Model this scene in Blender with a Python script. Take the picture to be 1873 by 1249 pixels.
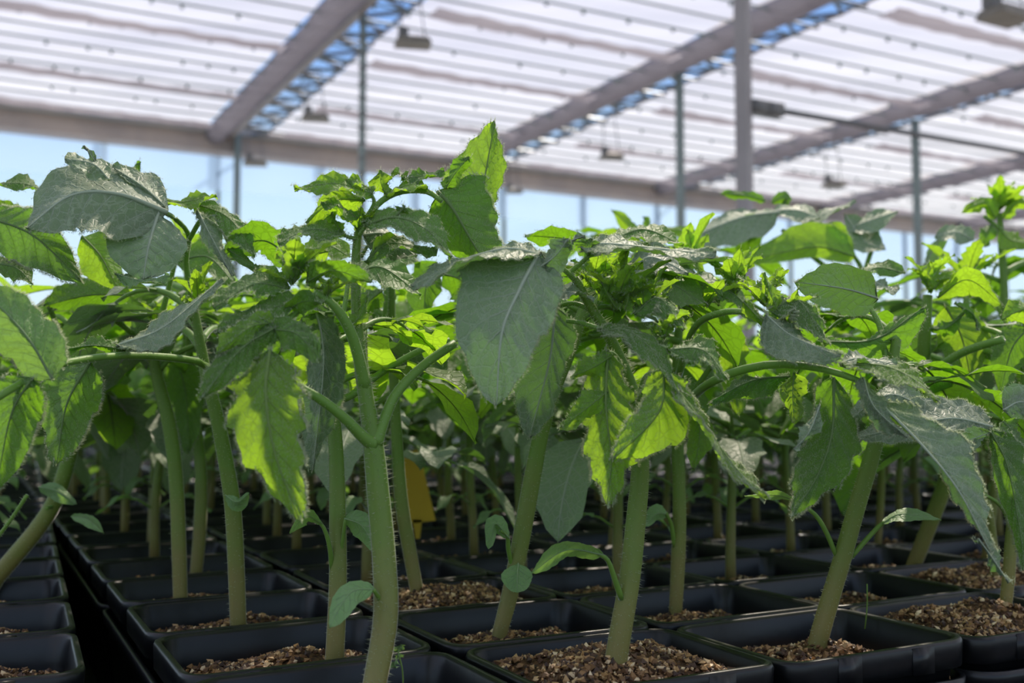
import bpy, math, random
from mathutils import Vector, Matrix, noise
C = bpy.context.scene.collection
for o in list(bpy.data.objects): bpy.data.objects.remove(o)
PI = math.pi
# ------------------------------------------------------------------ camera
F = 1950.0                       # focal length in pixels of the 1873 wide frame
TH = math.atan(130.5/F)          # camera looks slightly up
ZS = 0.90                        # height of the soil in the pots
ZC = ZS + 0.10                   # camera height
ZR = ZC - 0.095                  # pot rims
cam = bpy.data.cameras.new('camera'); co = bpy.data.objects.new('camera', cam); C.objects.link(co)
cam.sensor_width = 36.0; cam.lens = 36.0*F/1873.0
cam.clip_start = 0.01; cam.clip_end = 300
co.location = (0, 0, ZC); co.rotation_euler = (PI/2 + TH, 0, 0)
cam.dof.use_dof = True; cam.dof.focus_distance = 0.43; cam.dof.aperture_fstop = cam.lens/3.0
bpy.context.scene.camera = co
sc = bpy.context.scene
sc.view_settings.view_transform = 'Standard'; sc.view_settings.look = 'None'
sc.view_settings.gamma = 1.0; sc.view_settings.exposure = 0.10
sc.view_settings.use_curve_mapping = False
# ------------------------------------------------------------------ world and sun
w = bpy.data.worlds.new('sky'); sc.world = w; w.use_nodes = True
nt = w.node_tree; nt.nodes.clear()
out = nt.nodes.new('ShaderNodeOutputWorld'); bg = nt.nodes.new('ShaderNodeBackground')
tc = nt.nodes.new('ShaderNodeTexCoord'); sp = nt.nodes.new('ShaderNodeSeparateXYZ'); cr = nt.nodes.new('ShaderNodeValToRGB')
nt.links.new(tc.outputs['Generated'], sp.inputs[0]); nt.links.new(sp.outputs['Z'], cr.inputs[0])
e = cr.color_ramp.elements
e[0].position = 0.0; e[0].color = (0.80, 0.92, 1.0, 1)
e[1].position = 0.9; e[1].color = (0.16, 0.34, 0.80, 1)
m_ = e.new(0.18); m_.color = (0.62, 0.83, 1.0, 1)
m_ = e.new(0.33); m_.color = (0.25, 0.46, 0.90, 1)
nt.links.new(cr.outputs[0], bg.inputs[0]); bg.inputs[1].default_value = 1.05
nt.links.new(bg.outputs[0], out.inputs[0])
sl = bpy.data.lights.new('sun', 'SUN'); sl.energy = 11.0; sl.angle = math.radians(1.5); sl.color = (1.0, 0.93, 0.84)
so = bpy.data.objects.new('sun', sl); C.objects.link(so)
so.rotation_euler = Vector((-0.30, -0.80, -1.0)).to_track_quat('-Z', 'Y').to_euler()
so.location = (3, 8, 12)
sc.cycles.use_denoising = True
sc.cycles.max_bounces = 8; sc.cycles.transparent_max_bounces = 12
sc.cycles.diffuse_bounces = 4; sc.cycles.transmission_bounces = 4; sc.cycles.glossy_bounces = 3
sc.cycles.sample_clamp_indirect = 4.0
# ------------------------------------------------------------------ maths helpers
def P(x, y, d):
    """world point seen at pixel (x, y) of the 1873x1249 frame, d metres ahead of the camera"""
    u = (x-936.5)/F; v = (624.5-y)/F
    Y = math.cos(TH) - math.sin(TH)*v; Z = math.sin(TH) + math.cos(TH)*v
    s = d/Y
    return Vector((u*s, d, ZC + Z*s))
def proj(p):
    x, y, z = p[0], p[1], p[2]-ZC
    Yc = math.cos(TH)*y + math.sin(TH)*z; Zc = -math.sin(TH)*y + math.cos(TH)*z
    return 936.5 + x/Yc*F, 624.5 - Zc/Yc*F
def crom(pts, n):
    """Catmull-Rom through tuples, n samples (uniform in index)"""
    m = len(pts); res = []
    for i in range(n):
        s = i/(n-1)*(m-1); k = min(int(s), m-2); f = s-k
        p0 = pts[max(k-1, 0)]; p1 = pts[k]; p2 = pts[k+1]; p3 = pts[min(k+2, m-1)]
        if k == 0: p0 = tuple(2*a-b for a, b in zip(p1, p2))
        if k == m-2: p3 = tuple(2*a-b for a, b in zip(p2, p1))
        res.append(tuple(0.5*((2*b)+(c-a)*f+(2*a-5*b+4*c-d)*f*f+(3*b-a-3*c+d)*f*f*f) for a, b, c, d in zip(p0, p1, p2, p3)))
    return res
class MB:
    def __init__(s): s.v = []; s.f = []; s.m = []; s.uv = []
    def add(s, vs, fs, mi=0, uvs=None):
        b = len(s.v); s.v += [tuple(v) for v in vs]; s.uv += (uvs or [(0.0, 0.0)]*len(vs))
        for f in fs: s.f.append(tuple(b+i for i in f)); s.m.append(mi)
    def box(s, c, size, rz=0.0, mi=0):
        cx, cy, cz = c; a, b, h = size[0]/2, size[1]/2, size[2]/2; cs, sn = math.cos(rz), math.sin(rz)
        vs = [(cx+x*cs-y*sn, cy+x*sn+y*cs, cz+z) for z in (-h, h) for x, y in ((-a, -b), (a, -b), (a, b), (-a, b))]
        s.add(vs, [(3, 2, 1, 0), (4, 5, 6, 7), (0, 1, 5, 4), (1, 2, 6, 5), (2, 3, 7, 6), (3, 0, 4, 7)], mi)
    def bar(s, a, b, r, n=6, mi=0): s.tube([a, b], [r, r], n, mi)
    def tube(s, pts, rad, n=8, mi=0, cap=True, rib=0.0):
        pts = [Vector(p) for p in pts]; up = Vector((0.03, 1, 0.02)); vs = []; fs = []; L = len(pts); uvs = []
        for i, p in enumerate(pts):
            t = (pts[min(i+1, L-1)]-pts[max(i-1, 0)])
            t = t.normalized() if t.length > 1e-9 else Vector((0, 0, 1))
            a = t.cross(up)
            if a.length < 0.1: a = t.cross(Vector((1, 0, 0.1)))
            a.normalize(); b = t.cross(a).normalized()
            for k in range(n):
                g = 2*PI*k/n; r = rad[i]*(1+rib*math.cos(5*g))
                vs.append(p + a*math.cos(g)*r + b*math.sin(g)*r); uvs.append((k/n, i/(L-1)))
        for i in range(L-1):
            for k in range(n):
                k2 = (k+1) % n
                fs.append((i*n+k, i*n+k2, (i+1)*n+k2, (i+1)*n+k))
        if cap:
            fs.append(tuple(range(n-1, -1, -1))); fs.append(tuple((L-1)*n+k for k in range(n)))
        s.add(vs, fs, mi, uvs)
    def build(s, name, mats, parent=None, origin=None, smooth=True, kind=None):
        me = bpy.data.meshes.new(name)
        vs = s.v
        if origin is not None: vs = [(v[0]-origin[0], v[1]-origin[1], v[2]-origin[2]) for v in vs]
        me.from_pydata(vs, [], s.f)
        if not isinstance(mats, (list, tuple)): mats = [mats]
        for m in mats: me.materials.append(m)
        me.polygons.foreach_set('material_index', s.m)
        if smooth: me.polygons.foreach_set('use_smooth', [True]*len(s.f))
        ul = me.uv_layers.new(name='UVMap'); li = [0]*len(me.loops); me.loops.foreach_get('vertex_index', li)
        fl = []
        for i in li: fl += s.uv[i]
        ul.data.foreach_set('uv', fl)
        me.update()
        o = bpy.data.objects.new(name, me); C.objects.link(o)
        if parent: o.parent = parent
        elif origin is not None: o.location = origin
        if kind: o['kind'] = kind
        return o
def tag(o, label, cat, group=None):
    o['label'] = label; o['category'] = cat
    if group: o['group'] = group
    return o
def thing(name, label, cat, loc=(0, 0, 0), rz=0.0, group=None):
    o = bpy.data.objects.new(name, None); C.objects.link(o); o.location = loc; o.rotation_euler = (0, 0, rz)
    o.empty_display_size = 0.02
    return tag(o, label, cat, group)
def copy_tree(o, parent=None):
    c = o.copy(); C.objects.link(c); c.parent = parent
    for ch in o.children: copy_tree(ch, c)
    return c
# ------------------------------------------------------------------ materials
def mat(name, col, rough=0.6, spec=0.3, metal=0.0, noise_amt=0.0, noise_scale=20, bump=0.0, col2=None):
    m = bpy.data.materials.new(name); m.use_nodes = True; n = m.node_tree; b = n.nodes['Principled BSDF']
    b.inputs['Base Color'].default_value = (*col, 1); b.inputs['Roughness'].default_value = rough
    b.inputs['Specular IOR Level'].default_value = spec; b.inputs['Metallic'].default_value = metal
    tcn = n.nodes.new('ShaderNodeTexCoord'); nz = n.nodes.new('ShaderNodeTexNoise'); nz.inputs['Scale'].default_value = noise_scale
    n.links.new(tcn.outputs['Object'], nz.inputs['Vector']); nz.inputs['Detail'].default_value = 3
    mx = n.nodes.new('ShaderNodeMix'); mx.data_type = 'RGBA'
    c2 = col2 or tuple(min(1, c*(1-noise_amt)) for c in col)
    mx.inputs['A'].default_value = (*col, 1); mx.inputs['B'].default_value = (*c2, 1)
    rp = n.nodes.new('ShaderNodeValToRGB'); rp.color_ramp.elements[0].position = 0.35; rp.color_ramp.elements[1].position = 0.65
    n.links.new(nz.outputs['Fac'], rp.inputs[0]); n.links.new(rp.outputs[0], mx.inputs['Factor'])
    n.links.new(mx.outputs['Result'], b.inputs['Base Color'])
    if bump:
        bp = n.nodes.new('ShaderNodeBump'); bp.inputs['Strength'].default_value = bump; bp.inputs['Distance'].default_value = 0.002
        n.links.new(nz.outputs['Fac'], bp.inputs['Height']); n.links.new(bp.outputs[0], b.inputs['Normal'])
    return m
def leaf_mat(name, top, trans, tmix, vein, sheen=0.4, rough=0.5, spec=0.35):
    """two sided blade: reflecting face + translucent face, pale side veins drawn from the blade's own uv"""
    m = bpy.data.materials.new(name); m.use_nodes = True; n = m.node_tree; L = n.links
    b = n.nodes['Principled BSDF']; outp = n.nodes['Material Output']
    uv = n.nodes.new('ShaderNodeUVMap'); uv.uv_map = 'UVMap'
    s = n.nodes.new('ShaderNodeSeparateXYZ'); L.new(uv.outputs[0], s.inputs[0])
    def math_(op, a, b_=None, clamp=False):
        k = n.nodes.new('ShaderNodeMath'); k.operation = op; k.use_clamp = clamp
        for i, q in enumerate((a, b_)):
            if q is None: continue
            if isinstance(q, (int, float)): k.inputs[i].default_value = q
            else: L.new(q, k.inputs[i])
        return k.outputs[0]
    au = math_('ABSOLUTE', s.outputs['X'])
    ph = math_('MULTIPLY', math_('SUBTRACT', s.outputs['Y'], math_('MULTIPLY', au, 0.22)), 7.0)
    fr = math_('ABSOLUTE', math_('SUBTRACT', math_('FRACT', ph), 0.5))
    sv = math_('SUBTRACT', 1.0, math_('MULTIPLY', fr, 14.0), True)
    sv = math_('MULTIPLY', sv, math_('SUBTRACT', 1.05, au, True))
    mv = math_('SUBTRACT', 1.0, math_('MULTIPLY', au, 16.0), True)
    vm = math_('MAXIMUM', sv, mv)
    tc_ = n.nodes.new('ShaderNodeTexCoord')
    vo = n.nodes.new('ShaderNodeTexVoronoi'); vo.feature = 'DISTANCE_TO_EDGE'; vo.inputs['Scale'].default_value = 260
    L.new(tc_.outputs['Object'], vo.inputs['Vector'])
    net = math_('SUBTRACT', 1.0, math_('MULTIPLY', vo.outputs['Distance'], 9.0), True)
    net = math_('MULTIPLY', net, 0.38)
    vm2 = math_('MAXIMUM', vm, net)
    nz = n.nodes.new('ShaderNodeTexNoise'); nz.inputs['Scale'].default_value = 35; L.new(tc_.outputs['Object'], nz.inputs['Vector'])
    oi = n.nodes.new('ShaderNodeObjectInfo')
    def mixc(fac, a, b_):
        k = n.nodes.new('ShaderNodeMix'); k.data_type = 'RGBA'
        if isinstance(fac, (int, float)): k.inputs['Factor'].default_value = fac
        else: L.new(fac, k.inputs['Factor'])
        for nm, q in (('A', a), ('B', b_)):
            if isinstance(q, tuple): k.inputs[nm].default_value = (*q, 1)
            else: L.new(q, k.inputs[nm])
        return k.outputs['Result']
    dk = tuple(c*0.72 for c in top)
    c1 = mixc(nz.outputs['Fac'], top, dk)
    hs = n.nodes.new('ShaderNodeHueSaturation')
    hs.inputs['Saturation'].default_value = 1.0
    L.new(math_('ADD', 0.75, math_('MULTIPLY', oi.outputs['Random'], 0.5)), hs.inputs['Value'])
    L.new(c1, hs.inputs['Color'])
    c2 = mixc(vm2, hs.outputs[0], vein)
    geo = n.nodes.new('ShaderNodeNewGeometry')
    L.new(c2, b.inputs['Base Color']); b.inputs['Roughness'].default_value = rough; b.inputs['Specular IOR Level'].default_value = spec
    b.inputs['Sheen Weight'].default_value = sheen; b.inputs['Sheen Roughness'].default_value = 0.6
    b.inputs['Sheen Tint'].default_value = (0.85, 0.9, 0.85, 1)
    tr = n.nodes.new('ShaderNodeBsdfTranslucent')
    t1 = mixc(math_('MULTIPLY', vm2, 0.95), trans, tuple(c*0.30 for c in trans))
    t2 = mixc(nz.outputs['Fac'], t1, mixc(0.35, t1, (0.02, 0.05, 0.0)))
    L.new(t2, tr.inputs['Color'])
    bp = n.nodes.new('ShaderNodeBump'); bp.inputs['Strength'].default_value = 0.7; bp.inputs['Distance'].default_value = 0.0007; bp.invert = True
    L.new(vm2, bp.inputs['Height']); L.new(bp.outputs[0], b.inputs['Normal'])
    ms = n.nodes.new('ShaderNodeMixShader'); ms.inputs[0].default_value = tmix
    L.new(b.outputs[0], ms.inputs[1]); L.new(tr.outputs[0], ms.inputs[2]); L.new(ms.outputs[0], outp.inputs['Surface'])
    return m
M = {}
M['mature'] = leaf_mat('leaf_mature', (0.225, 0.315, 0.165), (0.17, 0.40, 0.03), 0.32, (0.46, 0.55, 0.38), 0.35)
M['green'] = leaf_mat('leaf_green', (0.15, 0.27, 0.07), (0.28, 0.62, 0.015), 0.54, (0.24, 0.38, 0.12), 0.15)
M['young'] = leaf_mat('leaf_young', (0.22, 0.40, 0.07), (0.50, 0.86, 0.03), 0.62, (0.34, 0.52, 0.14), 0.15)
M['cot'] = leaf_mat('leaf_cotyledon', (0.24, 0.42, 0.16), (0.35, 0.65, 0.08), 0.40, (0.34, 0.50, 0.22), 0.2)
def stem_mat(name, c_lo, c_hi, z0=ZS, z1=ZS+0.14):
    m = bpy.data.materials.new(name); m.use_nodes = True; n = m.node_tree; L = n.links; b = n.nodes['Principled BSDF']
    g = n.nodes.new('ShaderNodeNewGeometry'); s = n.nodes.new('ShaderNodeSeparateXYZ'); L.new(g.outputs['Position'], s.inputs[0])
    mr = n.nodes.new('ShaderNodeMapRange'); mr.inputs['From Min'].default_value = z0; mr.inputs['From Max'].default_value = z1
    L.new(s.outputs['Z'], mr.inputs['Value'])
    nz = n.nodes.new('ShaderNodeTexNoise'); nz.inputs['Scale'].default_value = 60
    tcn = n.nodes.new('ShaderNodeTexCoord'); L.new(tcn.outputs['Object'], nz.inputs['Vector'])
    cr_ = n.nodes.new('ShaderNodeValToRGB'); cr_.color_ramp.elements[0].color = (*c_lo, 1); cr_.color_ramp.elements[1].color = (*c_hi, 1)
    cr_.color_ramp.elements[1].position = 0.6
    ad = n.nodes.new('ShaderNodeMath'); ad.operation = 'MULTIPLY_ADD'; ad.inputs[1].default_value = 0.5; ad.inputs[2].default_value = -0.22
    L.new(nz.outputs['Fac'], ad.inputs[0]); a2 = n.nodes.new('ShaderNodeMath'); a2.operation = 'ADD'
    L.new(ad.outputs[0], a2.inputs[0]); L.new(mr.outputs[0], a2.inputs[1]); L.new(a2.outputs[0], cr_.inputs[0])
    L.new(cr_.outputs[0], b.inputs['Base Color']); b.inputs['Roughness'].default_value = 0.5
    b.inputs['Sheen Weight'].default_value = 0.7; b.inputs['Sheen Roughness'].default_value = 0.25
    tr = n.nodes.new('ShaderNodeBsdfTranslucent'); L.new(cr_.outputs[0], tr.inputs['Color'])
    ms = n.nodes.new('ShaderNodeMixShader'); ms.inputs[0].default_value = 0.3
    L.new(b.outputs[0], ms.inputs[1]); L.new(tr.outputs[0], ms.inputs[2]); L.new(ms.outputs[0], n.nodes['Material Output'].inputs['Surface'])
    return m
M['stem'] = stem_mat('stem_skin', (0.30, 0.24, 0.08), (0.17, 0.31, 0.04))
M['petiole'] = stem_mat('petiole_skin', (0.18, 0.30, 0.04), (0.20, 0.38, 0.06))
def hair_mat():
    m = bpy.data.materials.new('plant_hair'); m.use_nodes = True; n = m.node_tree; L = n.links
    d = n.nodes.new('ShaderNodeBsdfDiffuse'); d.inputs[0].default_value = (0.55, 0.62, 0.42, 1)
    t = n.nodes.new('ShaderNodeBsdfTranslucent'); t.inputs[0].default_value = (0.9, 0.95, 0.75, 1)
    ms = n.nodes.new('ShaderNodeMixShader'); ms.inputs[0].default_value = 0.5
    L.new(d.outputs[0], ms.inputs[1]); L.new(t.outputs[0], ms.inputs[2]); L.new(ms.outputs[0], n.nodes['Material Output'].inputs['Surface'])
    return m
M['hair'] = hair_mat(); M['stemhair'] = M['hair'].copy(); M['stemhair'].name = 'stem_hair'
for n_ in M['stemhair'].node_tree.nodes:
    if n_.type in ('BSDF_DIFFUSE', 'BSDF_TRANSLUCENT'): n_.inputs[0].default_value = (0.66, 0.70, 0.50, 1)
M['pot'] = mat('black_pot_plastic', (0.007, 0.0075, 0.0085), 0.33, 0.42, noise_amt=0.5, noise_scale=60, bump=0.15)
M['tray'] = mat('black_tray_plastic', (0.007, 0.0075, 0.009), 0.36, 0.45, noise_amt=0.4, noise_scale=30, bump=0.1)
def soil_mat():
    m = bpy.data.materials.new('potting_soil'); m.use_nodes = True; n = m.node_tree; L = n.links; b = n.nodes['Principled BSDF']
    g = n.nodes.new('ShaderNodeNewGeometry'); r = n.nodes.new('ShaderNodeValToRGB'); r.color_ramp.interpolation = 'LINEAR'
    el = r.color_ramp.elements; el[0].color = (0.03, 0.015, 0.008, 1); el[1].color = (0.80, 0.62, 0.38, 1); el[1].position = 1.0
    for p_, c_ in ((0.35, (0.11, 0.05, 0.02, 1)), (0.7, (0.32, 0.17, 0.06, 1)), (0.9, (0.50, 0.32, 0.14, 1))):
        q = el.new(p_); q.color = c_
    L.new(g.outputs['Random Per Island'], r.inputs[0]); L.new(r.outputs[0], b.inputs['Base Color']); b.inputs['Roughness'].default_value = 0.6
    return m
M['grain'] = soil_mat()
M['soil'] = mat('dark_soil', (0.035, 0.02, 0.012), 0.85, 0.2, noise_scale=400, bump=1.0, col2=(0.15, 0.08, 0.035))
M['wood'] = mat('bench_metal', (0.05, 0.05, 0.055), 0.6, 0.4, noise_amt=0.3)
M['steel'] = mat('grey_steel', (0.30, 0.28, 0.28), 0.5, 0.4, noise_amt=0.15, noise_scale=3)
M['greenpost'] = mat('grey_green_steel', (0.20, 0.25, 0.24), 0.5, 0.4, noise_amt=0.15, noise_scale=3)
M['gutter'] = mat('weathered_aluminium', (0.40, 0.34, 0.30), 0.55, 0.4, noise_scale=2, col2=(0.32, 0.28, 0.26))
M['darksteel'] = mat('dark_steel', (0.16, 0.16, 0.16), 0.5, 0.4, noise_amt=0.2)
M['lamp'] = mat('lamp_housing', (0.22, 0.20, 0.16), 0.5, 0.4, noise_amt=0.2, noise_scale=5)
M['concrete'] = mat('concrete', (0.35, 0.33, 0.31), 0.9, 0.2, noise_amt=0.25, noise_scale=3)
M['card'] = mat('yellow_card', (0.62, 0.42, 0.03), 0.6, 0.3, noise_amt=0.15)
M['orange'] = mat('orange_petal', (0.85, 0.25, 0.03), 0.6, 0.2, noise_amt=0.3)
M['yellow'] = mat('yellow_petal', (0.9, 0.6, 0.03), 0.6, 0.2, noise_amt=0.3)
def cloth_mat(name, dif, trn, clear, var):
    m = bpy.data.materials.new(name); m.use_nodes = True; n = m.node_tree; L = n.links
    tcn = n.nodes.new('ShaderNodeTexCoord'); nz = n.nodes.new('ShaderNodeTexNoise'); nz.inputs['Scale'].default_value = 0.9
    mp = n.nodes.new('ShaderNodeMapping'); mp.inputs['Scale'].default_value = (0.35, 1.6, 1)
    L.new(tcn.outputs['Object'], mp.inputs[0]); L.new(mp.outputs[0], nz.inputs['Vector'])
    mx = n.nodes.new('ShaderNodeMix'); mx.data_type = 'RGBA'; mx.inputs['A'].default_value = (*trn, 1); mx.inputs['B'].default_value = (*var, 1)
    rp = n.nodes.new('ShaderNodeValToRGB'); rp.color_ramp.elements[0].position = 0.38; rp.color_ramp.elements[1].position = 0.62
    L.new(nz.outputs['Fac'], rp.inputs[0]); L.new(rp.outputs[0], mx.inputs['Factor'])
    d = n.nodes.new('ShaderNodeBsdfDiffuse'); d.inputs[0].default_value = (*dif, 1)
    t = n.nodes.new('ShaderNodeBsdfTranslucent'); L.new(mx.outputs['Result'], t.inputs[0])
    ms = n.nodes.new('ShaderNodeMixShader'); ms.inputs[0].default_value = 0.75
    L.new(d.outputs[0], ms.inputs[1]); L.new(t.outputs[0], ms.inputs[2])
    tp = n.nodes.new('ShaderNodeBsdfTransparent'); tp.inputs[0].default_value = (1, .93, .86, 1); m2 = n.nodes.new('ShaderNodeMixShader'); m2.inputs[0].default_value = clear
    L.new(ms.outputs[0], m2.inputs[1]); L.new(tp.outputs[0], m2.inputs[2]); L.new(m2.outputs[0], n.nodes['Material Output'].inputs['Surface'])
    return m
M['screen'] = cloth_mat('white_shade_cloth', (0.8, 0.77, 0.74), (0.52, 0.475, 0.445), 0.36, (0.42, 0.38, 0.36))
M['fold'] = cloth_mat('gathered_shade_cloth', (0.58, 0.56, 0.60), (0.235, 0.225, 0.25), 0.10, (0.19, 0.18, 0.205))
def glass_mat():
    m = bpy.data.materials.new('wall_glass'); m.use_nodes = True; n = m.node_tree; L = n.links
    tp = n.nodes.new('ShaderNodeBsdfTransparent'); tp.inputs[0].default_value = (0.95, 0.98, 1, 1)
    g = n.nodes.new('ShaderNodeBsdfGlossy'); g.inputs['Roughness'].default_value = 0.1; g.inputs[0].default_value = (0.8, 0.85, 0.9, 1)
    ms = n.nodes.new('ShaderNodeMixShader'); ms.inputs[0].default_value = 0.08
    L.new(tp.outputs[0], ms.inputs[1]); L.new(g.outputs[0], ms.inputs[2]); L.new(ms.outputs[0], n.nodes['Material Output'].inputs['Surface'])
    return m
M['glass'] = glass_mat()
M['film'] = cloth_mat('blue_tinted_film', (0.6, 0.7, 0.85), (0.45, 0.6, 0.8), 0.55, (0.4, 0.55, 0.78))
# ------------------------------------------------------------------ greenhouse shell
HY = math.radians(28.0); E1 = Vector((-math.sin(HY), math.cos(HY), 0)); E2 = Vector((math.cos(HY), math.sin(HY), 0))
def H(a, b, z): return E2*a + E1*b + Vector((0, 0, z))
ZT = ZC + 4.2
WB = 16.5
def struct(name, mb, m, smooth=False):
    o = mb.build(name, m, smooth=smooth); o['kind'] = 'structure'; return o
b = MB(); c_ = H(6, 4, -0.05); b.box(c_, (46, 40, 0.1), HY); struct('floor', b, M['concrete'])
TR = [-8.46+4.1*k-0.0 for k in range(9)]          # truss lines, one passes a=3.74
TR = [3.74 + 4.1*k for k in range(-4, 6)]
b = MB()
for k in range(len(TR)-1):
    a0 = TR[k]+0.52; a1 = TR[k+1]-0.42
    # cloth spanning one bay, sagging a little between its wires
    nb = 57; vs = []; fs = []
    for j in range(nb):
        bb = -9.0 + j*0.45
        for i, q in enumerate((0, .5, 1)):
            z = ZT + 0.06 - 0.03*math.sin(PI*q) + (0.012 if j % 2 else -0.012)
            vs.append(H(a0+(a1-a0)*q, bb, z))
        if j:
            for i in range(2): fs.append(((j-1)*3+i, (j-1)*3+i+1, j*3+i+1, j*3+i))
    b.add(vs, fs)
struct('ceiling', b, M['screen'])
# glazed walls round the house
def glazed(name, p0, p1, h, mull, glass=True):
    b = MB(); b.add([p0, p1, p1+Vector((0, 0, h)), p0+Vector((0, 0, h))], [(0, 1, 2, 3)]); o = struct(name, b, M['glass'])
    d = (p1-p0); n_ = max(1, int(d.length/mull)); rz = math.atan2(d.y, d.x)
    b2 = MB()
    for i in range(n_+1):
        p = p0 + d.normalized()*(i*mull); b2.box(p+Vector((0, 0, h/2)), (0.05, 0.07, h), rz)
    b2.box(p0+d/2+Vector((0, 0, 0.35)), (d.length, 0.1, 0.7), rz)
    f = b2.build('window_frame', M['greenpost'], parent=o, smooth=False)
    return o
zw = ZT+0.02
glazed('wall_far', H(0.31-1.66*9, WB, 0), H(0.31+1.66*16, WB, 0), zw, 1.66)
glazed('wall_left', H(-14, -9, 0), H(-14, WB, 0), zw, 1.66)
glazed('wall_right', H(26, -9, 0), H(26, WB, 0), zw, 1.66)
# blue film band under the eaves of the far wall
b = MB(); b.add([H(-14, WB-0.1, ZC+3.40), H(26, WB-0.1, ZC+3.40), H(26, WB-0.1, ZT), H(-14, WB-0.1, ZT)], [(0, 1, 2, 3)])
o = b.build('film_curtain', M['film'], smooth=False); tag(o, 'pale blue film strip hung along the top of the far glass wall', 'curtain')
b = MB(); b.box(H(6, WB-0.25, ZT-0.11), (40, 0.32, 0.30), HY); b.box(H(6, WB-0.45, ZT+0.06), (40, 0.14, 0.10), HY)
o = b.build('trim_1', M['gutter'], smooth=False); o['kind'] = 'structure'
# trusses: box chord, gathered cloth beside it, lattice seen against the sky
b_names = []
for k, a in enumerate(TR):
    if k < 3: continue
    t = thing('roof_truss', ['long grey roof truss running overhead, second from left of picture edge'][0], 'truss', H(a, 3.5, ZT), 0, 'grey roof trusses with lattice webs')
    og = H(a, 3.5, ZT)
    b = MB(); b.box(H(a-0.03, 3.6, ZT+0.0), (0.10, 25.4, 0.07), HY); b.box(H(a+0.47, 3.6, ZT+0.05), (0.03, 25.4, 0.03), HY)
    b.build('chord', M['steel'], t, origin=og, smooth=False)
    b = MB(); bb = -9.0; z0 = ZT+0.01; s_ = 0
    while bb < 16.2:
        b.bar(H(a+0.0, bb, z0), H(a+0.47, bb+0.35, z0+0.03), 0.024, 5); b.bar(H(a+0.47, bb+0.35, z0+0.03), H(a, bb+0.7, z0), 0.024, 5)
        b.bar(H(a, bb, z0-.01), H(a+.47, bb, z0-.01), 0.02, 5)
        bb += 0.7
    b.build('lattice', M['darksteel'], t, origin=og, smooth=False)
    b = MB(); rr = random.Random(k)
    pts = []; n_ = 60
    for i in range(n_):
        q = -9.0 + 25.45*i/(n_-1); pts.append(H(a-0.26, q, ZT+0.0+0.015*math.sin(i*1.7)))
    b.tube(pts, [0.15+0.012*rr.uniform(-1, 1) for _ in pts], 10)
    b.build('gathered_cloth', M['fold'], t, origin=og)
    b_names.append(t)
TL = ['grey roof truss just left of the picture, over the left corner', 'grey roof truss crossing the upper left, running down to the glass wall',
      'grey roof truss with blue sky gaps, passing behind the thick post', 'grey roof truss at right, above the thin horizontal pipe',
      'faint roof truss low at far right, near the picture edge', 'faintest roof truss at the far right end of the house', 'roof truss at the house end, hidden far right']
for t, l in zip(b_names, TL): t['label'] = l
# purlin wires with clips
bb = -8.8; k = 0
rr = random.Random(4)
PW = []
while bb < 16.3:
    vis = bb > 7.0
    b = MB(); b.box(H(6, bb, ZT-0.02), (38, 0.016, 0.020), HY)
    if vis and k % 2 == 0:
        q = -6.0
        while q < 24:
            q += rr.uniform(0.25, 0.9)
            b.box(H(q, bb+rr.uniform(-.02, .02), ZT-0.05), (0.03, 0.025, 0.045), HY)
    o = b.build('screen_wire_rail', M['greenpost'], smooth=False, origin=tuple(H(6, bb, ZT)))
    tag(o, 'thin grey rail with clips carrying the white ceiling cloth', 'rail', 'thin ceiling rails under the shade cloth')
    bb += 0.45; k += 1
# folded screen bundles
for j, bb in enumerate((7.4, 9.6, 11.4, 13.5, 15.0)):
    for k in range(len(TR)-1):
        if k < 3: continue
        b = MB(); pts = []; a0 = TR[k]+0.55; a1 = TR[k+1]-0.45
        for i in range(20): pts.append(H(a0+(a1-a0)*i/19, bb+0.2, ZT-0.02+0.01*math.sin(i*2.1+j)))
        vs = []; fs = []
        for i, p in enumerate(pts):
            for q in range(7):
                vs.append(p + E1*(-0.13+0.26*q/6) + Vector((0, 0, -0.10+0.012*math.cos(q*2.4+i*.3))))
        for i in range(19):
            for q in range(6): fs.append((i*7+q, i*7+q+1, (i+1)*7+q+1, (i+1)*7+q))
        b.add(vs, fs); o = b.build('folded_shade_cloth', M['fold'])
        tag(o, 'lilac grey strip of folded shade cloth bunched under the ceiling', 'shade cloth', 'folded shade cloth strips')
# posts
def post(a, b0, wd, m, label, top=ZT, rz=HY):
    og = H(a, b0, 0); b = MB(); b.box(H(a, b0, top/2), (wd, wd, top), rz)
    r = thing('steel_post', label, 'post', og)
    b.build('shaft', m, r, origin=og, smooth=False)
    b = MB(); b.box(H(a, b0, 0.01), (wd*2.5, wd*2.5, 0.02), rz); b.build('base_plate', m, r, origin=og, smooth=False)
    return r
r = post(3.76, 10.4, 0.055, M['greenpost'], 'thin grey green post left of the pointed upright leaf')
b = MB()
for q in range(14): b.box(H(3.76, 10.4, ZC+2.0+q*0.16), (0.075, 0.075, 0.02), HY)
b.build('post_clip', M['darksteel'], r, origin=H(3.76, 10.4, 0), smooth=False)
post(7.86, 10.4, 0.075, M['greenpost'], 'thin dark post left of the thick grey post')
post(12.2, 10.6, 0.085, M['greenpost'], 'thin grey post right of the thick post, behind the pipe')
post(3.8, 16.0, 0.085, M['greenpost'], 'thin grey green post before the glass wall, at upper left')
pb = P(1366, 600, 6.5); ba = pb.x*math.cos(HY)+pb.y*math.sin(HY); bb_ = -pb.x*math.sin(HY)+pb.y*math.cos(HY)
r = post(ba, bb_, 0.082, M['steel'], 'thick grey steel post right of centre, standing full height', rz=HY+0.5)
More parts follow.
